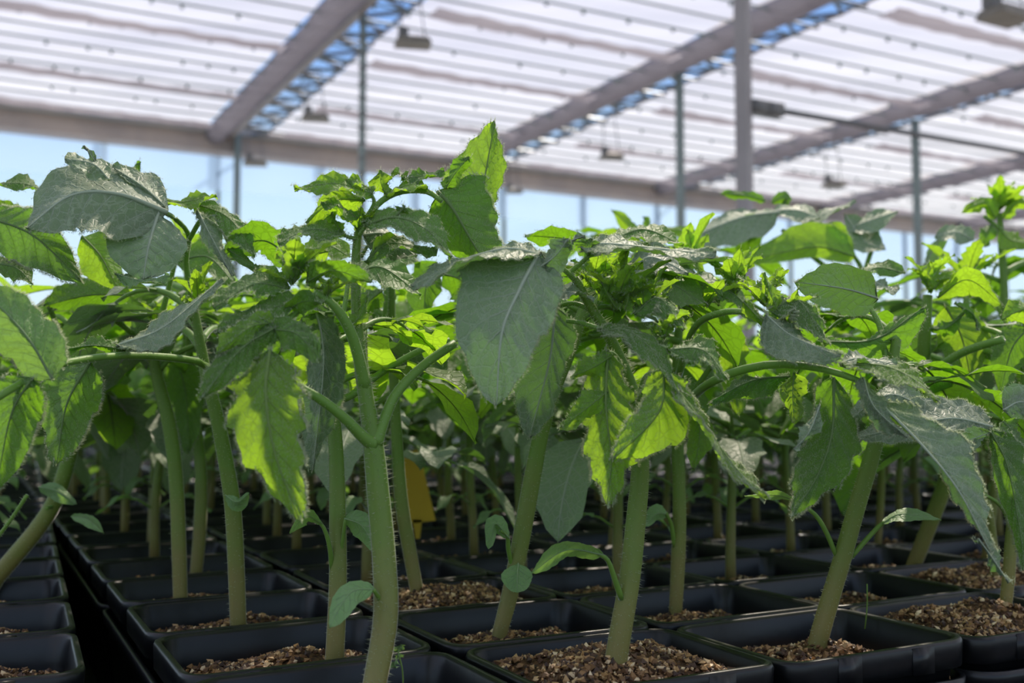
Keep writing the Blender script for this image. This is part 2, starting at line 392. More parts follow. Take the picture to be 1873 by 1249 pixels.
# horizontal pipe from the thick post
zp = ZC + 572*6.5/F
b = MB(); b.bar(H(ba+0.05, bb_, zp), H(ba+9, bb_, zp), 0.019, 10)
for q in (0.12, 0.24): b.box(H(ba+q, bb_, zp), (0.13, 0.07, 0.08), HY)
b.box(H(ba+3.55, bb_, zp+0.0), (0.25, 0.05, 0.06), HY)
o = b.build('water_pipe', M['darksteel'], smooth=True, origin=tuple(H(ba+4, bb_, zp)))
tag(o, 'dark horizontal pipe running right from the thick grey post', 'pipe')
# grow lamps on wires
def lamp(x, y, d, s, label, rz=0.2):
    c = P(x, y, d); t = thing('grow_lamp', label, 'lamp', c)
    b = MB(); w_, l_, h_ = 0.30*s, 0.20*s, 0.07*s
    vs = []
    for z, k in ((h_/2, .55), (h_/2-0.02, .85), (-h_/2, 1.0)):
        for sx, sy in ((-1, -1), (1, -1), (1, 1), (-1, 1)):
            X = sx*w_/2*k; Y = sy*l_/2*k; vs.append((c.x+X*math.cos(rz)-Y*math.sin(rz), c.y+X*math.sin(rz)+Y*math.cos(rz), c.z+z))
    fs = [(0, 1, 2, 3), (11, 10, 9, 8)]
    for r_ in (0, 4):
        for i in range(4): fs.append((r_+i, r_+4+i, r_+4+(i+1) % 4, r_+(i+1) % 4))
    b.add(vs, fs); b.build('lamp_housing', M['lamp'], t, origin=c, smooth=False)
    b = MB(); b.box((c.x-0.08*s, c.y, c.z+h_/2+0.04*s), (0.08*s, 0.08*s, 0.08*s), rz); b.build('ballast', M['darksteel'], t, origin=c, smooth=False)
    b = MB()
    for q in (-0.1, 0.1): b.bar((c.x+q*s, c.y, c.z+h_/2), (c.x+q*s*.6-.03, c.y, ZT-0.03), 0.006, 4)
    b.build('hanging_wire', M['darksteel'], t, origin=c, smooth=False)
lamp(755, 76, 10.0, 1.15, 'grow lamp nearest the thin post, hanging under the ceiling left of centre')
lamp(577, 214, 12.6, 1.1, 'small grow lamp hanging above the left trusses, left of the thin post')
lamp(467, 297, 14.9, 1.1, 'tiny grow lamp seen against the sky at left')
lamp(1118, 286, 14.5, 1.1, 'small grow lamp hanging left of the thick post')
lamp(940, 349, 16.4, 0.9, 'tiny grow lamp seen against the sky beside the pointed leaf')
lamp(1525, 337, 15.6, 1.1, 'small grow lamp hanging right of the thick post, low above the plants')
lamp(1840, 26, 9.2, 1.5, 'large grow lamp cut by the upper right corner of the picture', rz=0.5)
# thin hanging drop wires
# ------------------------------------------------------------------ pots and trays
PW_, PD_, PH_ = 0.1000, 0.0815, 0.074
def rrect(wx, wy, r, z, n=4):
    pts = []
    for cx, cy, g0 in ((wx/2-r, wy/2-r, 0), (-wx/2+r, wy/2-r, 90), (-wx/2+r, -wy/2+r, 180), (wx/2-r, -wy/2+r, 270)):
        for i in range(n+1):
            g = math.radians(g0+90*i/n); pts.append((cx+r*math.cos(g), cy+r*math.sin(g), z))
    return pts
def loft(b, rings, cap0=True, cap1=True, mi=0):
    n = len(rings[0]); vs = [p for r in rings for p in r]; fs = []
    for j in range(len(rings)-1):
        for i in range(n): fs.append((j*n+i, j*n+(i+1) % n, (j+1)*n+(i+1) % n, (j+1)*n+i))
    if cap0: fs.append(tuple(range(n-1, -1, -1)))
    if cap1: fs.append(tuple((len(rings)-1)*n+i for i in range(n)))
    b.add(vs, fs, mi)
def pot_mesh(seed, detail=True):
    rr = random.Random(seed); b = MB(); w_, d_ = PW_, PD_
    def wob(r, a):
        return [(x, y, z + a*math.sin(9*x*11+seed)*math.cos(7*y*13+seed)) for x, y, z in r]
    n = 4 if detail else 2
    R = [rrect(w_-.020, d_-.020, .010, -PH_, n), rrect(w_-.0075, d_-.0075, .010, -.0125, n), rrect(w_-.0060, d_-.0060, .010, -.0118, n),
         rrect(w_-.0008, d_-.0008, .011, -.0112, n), rrect(w_, d_, .011, -.0015, n), rrect(w_-.0012, d_-.0012, .0107, 0, n), rrect(w_-.0052, d_-.0052, .009, 0.0002, n),
         rrect(w_-.0068, d_-.0068, .009, -.0014, n), rrect(w_-.0095, d_-.0095, .009, -.012, n), rrect(w_-.0185, d_-.0185, .009, -.060, n)]
    R = [wob(r, .0007) for r in R]
    loft(b, R)
    if detail:  # snap tabs on the rim
        for s in (-1, 1):
            b.box((s*w_*0.2, -d_/2+.0006, -.006), (.012, .0016, .011)); b.box((s*w_*0.2, d_/2-.0006, -.006), (.012, .0016, .011))
    return b
def soil_mesh(seed, grains=900, lvl=-.012):
    rr = random.Random(seed); b = MB(); n = 18; vs = []; fs = []; w_, d_ = PW_-.0120, PD_-.0120
    def hz(x, y):
        e_ = max(abs(x)/(w_/2), abs(y)/(d_/2)); m = max(0, 1-e_*e_)
        return lvl + 0.010*m*(1.0+.5*noise.noise(Vector((x*40, y*40, seed)))) + 0.0012*noise.noise(Vector((x*300, y*300, seed)))
    for j in range(n+1):
        for i in range(n+1):
            x = (i/n-.5)*w_; y = (j/n-.5)*d_; vs.append((x, y, hz(x, y)-.001))
            if i and j: fs.append(((j-1)*(n+1)+i-1, (j-1)*(n+1)+i, j*(n+1)+i, j*(n+1)+i-1))
    b.add(vs, fs, 0)
    for k in range(grains):
        x = rr.uniform(-.5, .5)*w_*.98; y = rr.uniform(-.5, .5)*d_*.98
        if noise.noise(Vector((x*35, y*35, seed+7.7))) < -0.12 and rr.random() < .8: continue
        s = rr.choice((.0006, .0008, .0010, .0013, .0017)); z = hz(x, y)+s*.2
        ax = Vector((rr.gauss(0, 1), rr.gauss(0, 1), rr.gauss(0, 1))).normalized(); q = Matrix.Rotation(rr.uniform(0, 6), 3, ax)
        sx, sy, sz = s*rr.uniform(.8, 1.5), s*rr.uniform(.7, 1.2), s*rr.uniform(.5, 1)
        pts = [(1, 0, 0), (-1, 0, 0), (0, 1, 0), (0, -1, 0), (0, 0, 1), (0, 0, -1)]
        pts = [q @ Vector((px*sx*rr.uniform(.8, 1.2), py*sy, pz*sz)) + Vector((x, y, z)) for px, py, pz in pts]
        b.add(pts, [(0, 2, 4), (2, 1, 4), (1, 3, 4), (3, 0, 4), (2, 0, 5), (1, 2, 5), (3, 1, 5), (0, 3, 5)], 1)
    return b
TY = math.radians(27.0); D1 = Vector((-math.sin(TY), math.cos(TY), 0)); D2 = Vector((math.cos(TY), math.sin(TY), 0))
PA = Vector((.0406, .4235, 0)); S1, S2 = 0.0840, 0.1023
def potpos(i, j): return PA + D2*(S2*(i-1)+0.004*((i-1)//3)) + D1*(S1*j)
LY = math.radians(24.5); L1 = Vector((-math.sin(LY), math.cos(LY), 0)); L2 = Vector((math.cos(LY), math.sin(LY), 0))
LA = Vector((-.1735, .442, 0)) - L2*.052 - L1*.006
def lpotpos(i, j): return LA - L2*(S2*i) + L1*(0.0850*j)
near_soil = []
POTM = {}
def get_pot(kind, seed):
    k = (kind, seed)
    if k not in POTM:
        po = pot_mesh(seed, kind != 'far').build('tmp', M['pot'])
        so_ = soil_mesh(seed, {'near': 3200, 'heap': 3800, 'mid': 700, 'far': 60}[kind], -.0075 if kind == 'heap' else -.017).build('tmp', [M['soil'], M['grain']], smooth=False)
        POTM[k] = (po.data, so_.data); bpy.data.objects.remove(po); bpy.data.objects.remove(so_)
    return POTM[k]
def put_pot(p, yaw, kind, seed, label, group=None, dz=0):
    pm, sm = get_pot(kind, seed)
    o = bpy.data.objects.new('plastic_pot', pm); C.objects.link(o); o.location = (p.x, p.y, ZR+dz); o.rotation_euler = (0, 0, yaw)
    s = bpy.data.objects.new('potting_soil', sm); C.objects.link(s); s.parent = o
    tag(o, label, 'pot', group)
    return o
def visible(p, mg=120, z=ZR):
    if p.y < 0.25: return False
    x, y = proj((p.x, p.y, z)); return -mg < x < 1873+mg and y < 1249+260
POTL = {(0, 0): 'black square pot at the bottom edge holding the forked hairy seedling',
 (1, 0): 'black square pot heaped with tan grit, front centre right',
 (2, 0): 'front black pot whose outer wall shows, below the right leaning seedling',
 (3, 0): 'black square pot of tan grit in the lower right corner',
 (1, 1): 'black pot behind the grit heaped front pot, slanting stem at its left',
 (0, 1): 'black pot behind the bottom edge pot, with a stem hidden behind the forked one',
 (2, 1): 'black pot with a straight stem, behind and between the two front right pots',
 (1, 2): 'black pot of brown grit behind the forked seedling, right of its stem',
 (0, 2): 'black pot second back along the gap between trays, thick stem in it',
 (3, 1): 'black pot just behind the right leaning seedling of the front row',
 (4, 2): 'black pot with a slanting brownish stem, back from the corner pot',
 (0, 3): 'black pot third back along the gap between trays'}
spots = []      # (pos, yaw, tray, i, j)
for j in range(0, 60):
    for i in range(0, 34):
        p = potpos(i, j)
        if visible(p) and p.y < 3.6: spots.append((p, TY, 'R', i, j))
for j in range(-2, 60):
    for i in range(0, 12):
        p = lpotpos(i, j)
        if visible(p) and p.y < 3.6: spots.append((p, LY, 'L', i, j))
spots.sort(key=lambda s: s[0].y + abs(s[0].x)*.2)
ind = spots[:290]; rest = spots[290:]
for n_, (p, yaw, tr_, i, j) in enumerate(ind):
    kind = 'heap' if (tr_ == 'R' and (i, j) in ((1, 0), (3, 0), (1, 2), (4, 1))) else 'near' if p.y < .62 else ('mid' if p.y < 1.1 else 'far')
    if tr_ == 'R' and (i, j) in POTL: lab, grp = POTL[(i, j)], None
    elif tr_ == 'L' and i == 0 and j == 0: lab, grp = 'black pot at the lower left corner, right edge beside the tray gap', None
    elif tr_ == 'L' and i == 0 and j == 1: lab, grp = 'black pot second up at the left edge, dark empty looking rim', None
    elif tr_ == 'L' and i == 0 and j == 2: lab, grp = 'left edge pot third up with light tan grit showing', None
    elif tr_ == 'L': lab, grp = 'black square pot in the left hand tray across the gap', 'pots of the left tray'
    elif p.y < 1.1: lab, grp = 'black square pot in the middle rows of the right hand trays', 'pots of the middle rows'
    else: lab, grp = 'small blurred black pot far back in the right hand trays', 'pots of the far rows'
    put_pot(p, yaw, kind, n_ % 4, lab, grp)
if rest:
    b = MB()
    for (p, yaw, tr_, i, j) in rest:
        cs, sn = math.cos(yaw), math.sin(yaw); R = [rrect(PW_, PD_, .01, -.03, 1), rrect(PW_, PD_, .01, 0, 1), rrect(PW_-.007, PD_-.007, .01, 0, 1), rrect(PW_-.01, PD_-.01, .01, -.012, 1)]
        R = [[(p.x+x*cs-y*sn, p.y+x*sn+y*cs, ZR+z) for x, y, z in r] for r in R]
        loft(b, R, cap0=False)
    o = b.build('distant_pots', M['pot'], smooth=False); o['kind'] = 'stuff'; tag(o, 'blurred mass of black pots at the far end of the trays', 'pots')
# carrier trays
def tray(pos0, yaw, nx, ny, px_, py_, label, group=None):
    """pos0 = centre of its block; open tray with rolled lip just under the pot rims"""
    b = MB(); w_, d_ = nx*px_+.001, ny*py_+.001; zt = -.0150
    R = [rrect(w_-.02, d_-.02, .012, -.0785), rrect(w_-.004, d_-.004, .014, zt-.006), rrect(w_+.000, d_+.000, .016, zt-.006), rrect(w_+.0008, d_+.0008, .016, zt),
         rrect(w_-.0040, d_-.0040, .014, zt), rrect(w_-.0072, d_-.0072, .014, zt-.008), rrect(w_-.022, d_-.022, .012, -.0765)]
    b2 = []
    for r in R: b2.append([(x, y, z) for x, y, z in r])
    loft(b, b2)
    o = b.build('carrier_tray', M['tray']); o.location = (pos0.x, pos0.y, ZR); o.rotation_euler = (0, 0, yaw)
    tag(o, label, 'tray', group)
for I in range(0, 11):
    for J in range(0, 10):
        c = (potpos(3*I, 4*J)+potpos(3*I+2, 4*J+3))/2
        if I == 0: c = (potpos(0, 4*J)+potpos(0, 4*J+3))/2; 
        if c.y > 3.4 or not visible(c, 700): continue
        if I == 0:
            tray(c, TY, 1, 4, S2, S1, 'narrow black tray holding pots beside the gap, %s' % ('bottom edge of picture' if J == 0 else 'further back'), None if J == 0 else 'narrow trays along the gap')
            cc = (potpos(1, 4*J)+potpos(2, 4*J+3))/2; tray(cc, TY, 2, 4, S2, S1, 'black carrier tray under the %s pots' % ('front centre' if J == 0 else 'middle and far'), None if J == 0 else 'carrier trays under the pots')
        else:
            c = (potpos(3*I+0, 4*J)+potpos(3*I+2, 4*J+3))/2
            tray(c, TY, 3, 4, S2, S1, 'black carrier tray with rounded lip in the lower right corner' if (I, J) == (1, 0) else 'black carrier tray under the middle and far pots', None if (I, J) == (1, 0) else 'carrier trays under the pots')
for J in range(0, 9):
    for I in range(0, 4):
        c = (lpotpos(3*I, 4*J-2)+lpotpos(3*I+2, 4*J+1))/2
        if c.y > 3.4 or not visible(c, 500): continue
        tray(c, LY, 3, 4, S2, .0850, 'left hand black tray, its raised lip running along the gap' if (I, J) == (0, 0) else 'black carrier tray further back on the left', None if (I, J) == (0, 0) else 'carrier trays under the left pots')
# bench top, frame, legs
ZBT = ZR - PH_ - .0065
t = thing('potting_bench', 'black topped bench carrying all the trays of seedlings', 'bench', (0.2, 2.0, 0))
b = MB(); b.box((0.9, 2.0, ZBT-.012), (5.6, 4.6, .02), TY); b.build('bench_top', M['wood'], t, origin=(0.2, 2.0, 0), smooth=False)
for sx in (-2.6, 2.6):
    for sy in (-2.1, 2.1):
        p = Vector((0.9, 2.0, 0)) + D2*sx + D1*sy; b = MB(); b.box((p.x, p.y, (ZBT-.02)/2), (.05, .05, ZBT-.02), TY); b.build('leg', M['steel'], t, origin=(0.2, 2.0, 0), smooth=False)
# ------------------------------------------------------------------ leaves
def prof(t, kind):
    if kind == 'needle': w_ = math.sin(PI*min(1, t)**0.9)**0.7 if 0 < t < 1 else 0
    elif kind == 'cot': w_ = max(0, math.sin(PI*t**0.85))**0.6
    elif kind == 'heart': w_ = (max(t, 0)**0.35)*(max(1-t, 0)**0.75)*1.99
    else: w_ = (max(t, 0)**0.50)*(max(1-t, 0)**0.80)*2.38
    return w_
def lobes(t, side, teeth, amp, ph):
    if teeth <= 0: return 1.0
    s = t*teeth + ph*0.5 + (0.37 if side < 0 else 0); f = s - math.floor(s)
    k = (f**1.3) if f < .82 else (1-f)/.18
    return 1 - amp + amp*k*1.35
def blade(b, mids, lv, rv, rr, kind='leaf', teeth=4, amp=.22, camber=0.08, ruffle=.0009, nu=4, mi=0, hair=0, hmi=1, hl=.0016):
    """mids: midrib points; lv/rv: full half-width vectors at each point; adds a gridded blade to b"""
    n = len(mids); ph = rr.random(); vs = []; uvs = []; fs = []; us = [i/nu for i in range(-nu, nu+1)]; W = len(us)
    r1, r2 = rr.uniform(0, 6), rr.uniform(0, 6); edge = []
    for i in range(n):
        t = i/(n-1); m = Vector(mids[i]); tg = Vector(mids[min(i+1, n-1)])-Vector(mids[max(i-1, 0)])
        for u in us:
            vv = lv[i] if u > 0 else rv[i]; a = abs(u)
            wdt = prof(t, kind)*(1 if a < .01 else (lobes(t, 1 if u > 0 else -1, teeth, amp, ph) if a > .9 else (1-amp*.45*(teeth > 0))))
            off = vv*(wdt*a)
            nrm = tg.cross(vv)*(1 if u > 0 else -1)
            if nrm.length > 1e-12: nrm.normalize()
            L_ = vv.length*prof(t, kind)
            q = camber*L_*(a-a*a)*3 + ruffle*math.sin((t-.22*a)*7*2*PI+.8)*a*(1.3-a)*2.2 + ruffle*2.0*a*a*math.sin(t*9+r1+(2 if u > 0 else 0)+r2)
            p = m + off + nrm*q + (tg.normalized()*(a*L_*.12) if tg.length > 1e-9 else Vector())
            vs.append(p); uvs.append((u, t))
            if a > .99: edge.append((p, off.normalized() if off.length > 1e-9 else Vector((0, 0, 1)), tg.normalized() if tg.length > 1e-9 else Vector((0, 0, 1))))
        if i:
            for k in range(W-1): fs.append(((i-1)*W+k, (i-1)*W+k+1, i*W+k+1, i*W+k))
    b.add(vs, fs, mi, uvs)
    # midrib ridge as a thin tube
    r0 = max(.00025, (lv[n//2].length+rv[n//2].length)*.022)
    b.tube(mids, [r0*(1-.85*i/(n-1)) for i in range(n)], 5, mi, rib=0)
    for k in range(len(b.uv)-n*5, len(b.uv)): b.uv[k] = (0.0, .5)
    if hair:
        cnt = int(hair*len(edge)/2)
        for _ in range(cnt):
            p, o, tg = rr.choice(edge); p2 = p + tg*rr.uniform(-.0012, .0012)
            spike(b, p2, (o + tg*rr.uniform(-.5, .5) + Vector((rr.gauss(0, .25), rr.gauss(0, .25), rr.gauss(0, .25)))).normalized(), hl*rr.uniform(.5, 1.2), .00007, hmi)
        for _ in range(cnt*2):
            k = rr.randrange(len(vs)-W-1); f1, f2 = rr.random(), rr.random(); q = vs[k].lerp(vs[k+1], f1).lerp(vs[k+W].lerp(vs[k+W+1], f1), f2)
            if (k % W) == W-1: continue
            nn = Vector((rr.gauss(0, .4), rr.gauss(0, .3)-.1, rr.uniform(.3, 1))).normalized()
            spike(b, q, nn, hl*rr.uniform(.3, .6), .00004, hmi)
def spike(b, p, d, l, r, mi):
    a = d.cross(Vector((.3, .9, .2))).normalized()*r; c = d.cross(a).normalized()*r
    b.add([p+a, p-a*.5+c, p-a*.5-c, p+d*l], [(0, 1, 3), (1, 2, 3), (2, 0, 3)], mi)
def stem_hairs(b, pts, rad, cnt, hl, rr, mi=1):
    n = len(pts)
    for _ in range(cnt):
        s = rr.random()*(n-1.001); k = int(s); f = s-k; p = Vector(pts[k]).lerp(Vector(pts[k+1]), f); r = rad[k]*(1-f)+rad[k+1]*f
        t = (Vector(pts[k+1])-Vector(pts[k])).normalized(); a = t.cross(Vector((rr.gauss(0, 1), rr.gauss(0, 1), rr.gauss(0, 1)))).normalized()
        d = (a + t*rr.uniform(-.25, .25)).normalized(); spike(b, p+a*r*.95, d, hl*rr.uniform(.35, 1.15)*(.6+.8*s/n), (.00009 if mi == 1 else .00008), mi)
# ------------------------------------------------------------------ generic seedling (for the rows behind)
def arc_leaflet(b, base, direc, up, L_, W_, rr, droop=.5, mi=0, n=11, nu=2, fold=.25, teeth=3, hair=0):
    """leaflet from a base point running along direc, arching down"""
    mids = []; lv = []; rv = []; d = direc.normalized(); side = d.cross(up).normalized(); nn = side.cross(d).normalized()
    p = Vector(base); g = rr.uniform(.6, 1.3)*droop
    for i in range(n):
        t = i/(n-1); mids.append(p.copy()); ang = g*t*1.5
        dd = (d*math.cos(ang) - Vector((0, 0, 1))*math.sin(ang)).normalized(); n2 = side.cross(dd).normalized()
        fo = fold*(1-.4*t)
        lv.append((-side*math.cos(fo)+n2*math.sin(fo))*W_); rv.append((side*math.cos(fo)+n2*math.sin(fo))*W_)
        p = p + dd*(L_/(n-1))
    blade(b, mids, lv, rv, rr, teeth=teeth, camber=-.10, ruffle=.0008, nu=nu, mi=mi, hair=hair)
def compound_leaf(rr, L_, el, az, base, mi, lod=1, droop=.5, hair=0):
    """petiole with a terminal leaflet and side pairs; returns builder"""
    b = MB(); hd = Vector((math.cos(az), math.sin(az), 0)); n = 9; pts = []; p = Vector(base); e_ = el
    for i in range(n):
        pts.append(p.copy()); p = p + (hd*math.cos(e_)+Vector((0, 0, 1))*math.sin(e_))*(L_*.62/(n-1)); e_ -= (el+.25*droop*2)/(n-1)*1.15
    rad = [.0021*(1-.55*i/(n-1))*(L_/.1) for i in range(n)]; rad[0] *= 1.25
    b.tube(pts, rad, 6 if lod else 4, 1)
    if hair: stem_hairs(b, pts, rad, hair*18, .0016, rr, 2)
    up = Vector((0, 0, 1)); side = hd.cross(up)
    tn = (pts[-1]-pts[-2]).normalized(); nl = 10 if lod else 5
    arc_leaflet(b, pts[-1], tn+Vector((rr.uniform(-.1, .1),)*3), up, L_*rr.uniform(.52, .64), L_*rr.uniform(.16, .21), rr, droop, mi, nl, 2 if lod else 1, rr.uniform(.1, .4), hair=hair)
    for s in (-1, 1):
        for q, sc_ in ((6, .42), (4, .30)):
            if rr.random() < .12: continue
            dr = (hd*rr.uniform(.3, .7) + side*s + up*rr.uniform(-.1, .35))
            base_ = pts[q]; ln = L_*sc_*rr.uniform(.8, 1.15)
            b.tube([base_, base_+dr.normalized()*L_*.05], [rad[q]*.6, rad[q]*.5], 4, 1, cap=False)
            arc_leaflet(b, base_+dr.normalized()*L_*.045, dr, up, ln, ln*rr.uniform(.27, .36), rr, droop*.9, mi, nl-2 if lod else 4, 2 if lod else 1, rr.uniform(.05, .4), hair=hair)
    return b
def tip_cluster(b, c, size, rr, n=9, mi=0, lean=Vector((0, 0, 1)), hair=3, nl=9, nu=2, hl=.0013):
    for k in range(n):
        az = k*2.4+rr.uniform(-.3, .3); el = rr.uniform(.25, 1.35); L_ = size*rr.uniform(.55, 1.1)
        d = Vector((math.cos(az)*math.cos(el), math.sin(az)*math.cos(el), math.sin(el)))+lean*.3
        mids = []; lv = []; rv = []; p = Vector(c); side = d.cross(Vector((0, 0, 1))).normalized(); d = d.normalized(); bend = rr.uniform(.3, 1.3)
        for i in range(nl):
            t = i/(nl-1); mids.append(p.copy()); a = bend*t; dd = (d*math.cos(a)+Vector((math.cos(az), math.sin(az), -.5))*math.sin(a)*.7).normalized(); n2 = side.cross(dd).normalized()
            lv.append((-side+n2*.5)*L_*.19); rv.append((side+n2*.5)*L_*.19); p = p+dd*L_/(nl-1)
        blade(b, mids, lv, rv, rr, teeth=5, amp=.4, camber=-.1, ruffle=.0006, nu=nu, mi=mi, hair=hair, hmi=2 if hair else 0, hl=hl)
        if hair:  # small side lobes
            for s in ((-1, 1) if k % 2 else ()):
                q = mids[nl//3]; dd = (d + side*s*.9).normalized(); m2 = [q+dd*L_*.4*i/5 for i in range(6)]; v = dd.cross(side.cross(d)).normalized()*L_*.10
                blade(b, m2, [v]*6, [-v]*6, rr, teeth=3, amp=.3, nu=1, mi=mi, hair=hair*.6, hmi=2, hl=hl)
def seedling(seed, lod, hgt=None):
    """prototype seedling: Empty > stem, leaves, seed leaves, growing tip"""
    rr = random.Random(seed); hgt = hgt or rr.uniform(.165, .205)
    root = bpy.data.objects.new('tomato_seedling', None); C.objects.link(root); root.empty_display_size = .02
    lx, ly = rr.uniform(-.02, .02), rr.uniform(-.02, .02); pts = []; n = 12
    for i in range(n):
        t = i/(n-1); pts.append(Vector((lx*t*t*1.2+.003*math.sin(t*5+seed), ly*t*t, hgt*t-(.025 if i == 0 else 0))))
    rad = [.0037*(1-.5*i/(n-1)) for i in range(n)]; rad[0] = .0042
    b = MB(); b.tube(pts, rad, 10 if lod else 5, 0, rib=.05)
    if lod: stem_hairs(b, pts, rad, 260, .0022, rr)
    b.build('stem', [M['stem'], M['stemhair']], root)
    k0 = rr.uniform(0, 6); nleaf = rr.choice((8, 9))
    hm = 5 if lod > 1 else 0
    for k in range(nleaf):
        t = .46+.51*k/(nleaf-1); i = t*(n-1); q = pts[int(i)].lerp(pts[min(int(i)+1, n-1)], i-int(i)); L_ = (.105 if k < 6 else .085)*rr.uniform(.85, 1.15)*(1-.35*(k/(nleaf-1)))
        mk = ('mature' if k < 3 else ('green' if k < 7 else 'young')) if rr.random() < .7 else rr.choice(('mature', 'mature', 'green'))
        cb = compound_leaf(rr, L_, rr.uniform(.35, .95), k0+k*2.4, q, 0, lod > 0, rr.uniform(.35, .9), hair=hm)
        cb.build('leaf', [M[mk], M['petiole'], M['hair']], root)
    b = MB(); tip_cluster(b, pts[-1], .030, rr, 9 if lod else 5, 0, hair=2 if lod else 0, nl=7 if lod else 4, nu=2 if lod else 1)
    b.build('growing_tip', [M['young'], M['petiole'], M['hair']], root)
    if lod:
        zc = rr.uniform(.035, .055); q = pts[int(zc/hgt*(n-1))]; az = rr.uniform(0, 3)
        for s in (0, PI):
            b = MB(); hd = Vector((math.cos(az+s), math.sin(az+s), 0)); p1 = q+hd*.012+Vector((0, 0, .008)); b.tube([q, p1, p1+hd*.006+Vector((0, 0, .001))], [.0011, .0009, .0007], 5, 1)
            mids = [p1+hd*(.004+.024*i/8)+Vector((0, 0, .002-.012*(i/8)**2)) for i in range(9)]; sd = hd.cross(Vector((0, 0, 1)))
            blade(b, mids, [-sd*.0055+Vector((0, 0, .001))]*9, [sd*.0055+Vector((0, 0, .001))]*9, rr, kind='cot', teeth=0, nu=2)
            b.build('seed_leaf', [M['cot'], M['petiole']], root)
    return root
def link_copy(src, loc, rz, sc_, label, cat, group):
    c = copy_tree(src); c.location = loc; c.rotation_euler = (0, 0, rz); c.scale = (sc_,)*3; tag(c, label, cat, group); return c
# ------------------------------------------------------------------ the seedlings in front, one by one
HR = random.Random(11)
def leafvecs(mid, wl, wr, zl, zr):
    m = [(x, y, d) for x, y, d in mid]; n = len(m); mids = []; lv = []; rv = []
    for i, (x, y, d) in enumerate(m):
        x0, y0, _ = m[max(i-1, 0)]; x1, y1, _ = m[min(i+1, n-1)]
        l = math.hypot(x1-x0, y1-y0) or 1; tx, ty = (x1-x0)/l, (y1-y0)/l
        p = P(x, y, d); mids.append(p)
        lv.append(P(x+ty*wl, y-tx*wl, d+zl)-p); rv.append(P(x-ty*wr, y+tx*wr, d+zr)-p)
    return mids, lv, rv
def L(mid, wl, wr, zl=.006, zr=.006, m='green', k='leaf', te=4, am=.2, hair=7, cam_=-.08, ruf=.0009):
    return dict(mid=mid, wl=wl, wr=wr, zl=zl, zr=zr, m=m, k=k, te=te, am=am, hair=hair, cam=cam_, ruf=ruf)
def add_leaflet(lf, parent, origin, name='leaflet'):
    ln = sum(math.hypot(lf['mid'][i+1][0]-lf['mid'][i][0], lf['mid'][i+1][1]-lf['mid'][i][1]) for i in range(len(lf['mid'])-1))
    n = max(14, min(40, int(ln/6)))
    mid = crom(lf['mid'], n); mids, lv, rv = leafvecs(mid, lf['wl'], lf['wr'], lf['zl'], lf['zr'])
    b = MB(); blade(b, mids, lv, rv, HR, lf['k'], lf['te'], lf['am'], lf['cam'], lf['ruf'], 5 if ln > 120 else 4, 0, hair=int(lf['hair']*max(1, ln/60)), hmi=1, hl=.0016)
    return b.build(name, [M[lf['m']], M['hair']], parent, origin=origin)
def tubepx(b, pts, n, seg, mi, hairs=0, hl=.0020, rib=0.0, hmi=1):
    c = crom(pts, n); q = [P(x, y, d) for x, y, d, r in c]; rad = [max(.0003, .9*r*d/F) for x, y, d, r in c]
    b.tube(q, rad, seg, mi, rib=rib)
    if hairs: stem_hairs(b, q, rad, hairs, hl, HR, hmi)
def hero(label, base, parts):
    og = P(*base); root = thing('tomato_seedling', label, 'seedling', og)
    for p in parts:
        if p[0] == 'stem':
            x0, y0, d0, r0 = p[1][0]; x1, y1, _, _ = p[1][1]; g = 60*.45/d0/max(1, abs(y1-y0)); p[1].insert(0, (x0-(x1-x0)*g*.4, y0-(y1-y0)*g, d0, r0*1.05))
            b = MB(); tubepx(b, p[1], 36, 14, 0, int(p[2]*1.1), p[3] if len(p) > 3 else .0020, .05); b.build('stem', [M['stem'], M['stemhair']], root, origin=og)
        elif p[0] == 'leaf':
            b = MB()
            for q in p[1]: tubepx(b, q, 16, 9, 0, 110, .0014)
            if p[1]:
                lo = b.build('leaf', [M['petiole'], M['hair']], root, origin=og)
                for lf in p[2]: add_leaflet(lf, lo, og)
            else:
                for lf in p[2]: add_leaflet(lf, root, og, 'leaf')
        elif p[0] == 'tip':
            x, y, d, sz, n_ = p[1]; b = MB(); tip_cluster(b, P(x, y, d), sz*1.1, HR, max(5, n_-2), 0, hair=5, nl=12, nu=3); b.build('growing_tip', [M['young'], M['petiole'], M['hair']], root, origin=og)
        elif p[0] == 'fill':     # more compound leaves on the far side of the crown
            for k in range(p[5]):
                x0, y0, d0, x1, y1, d1 = (*p[1], *p[2]); f = HR.uniform(.1, 1); q = P(x0+(x1-x0)*f, y0+(y1-y0)*f, d0+(d1-d0)*f)
                az = math.radians(HR.uniform(*p[3])); Ln = HR.uniform(.8, 1.15)*p[4]
                cb = compound_leaf(HR, Ln, HR.uniform(.3, .9), az, q, 0, True, HR.uniform(.35, .9), hair=3)
                cb.build('leaf', [M[HR.choice(('mature', 'green', 'green', 'young'))], M['petiole'], M['hair']], root, origin=og)
        elif p[0] == 'cot':
            b = MB(); tubepx(b, p[1], 10, 7, 0, 0); o = b.build('seed_leaf', [M['petiole']], root, origin=og)
            lf = dict(p[2]); lf['k'] = 'cot'; lf['te'] = 0; lf['m'] = 'cot'; lf['hair'] = 0; lf['ruf'] = .0003; add_leaflet(lf, o, og, 'blade')
    return root
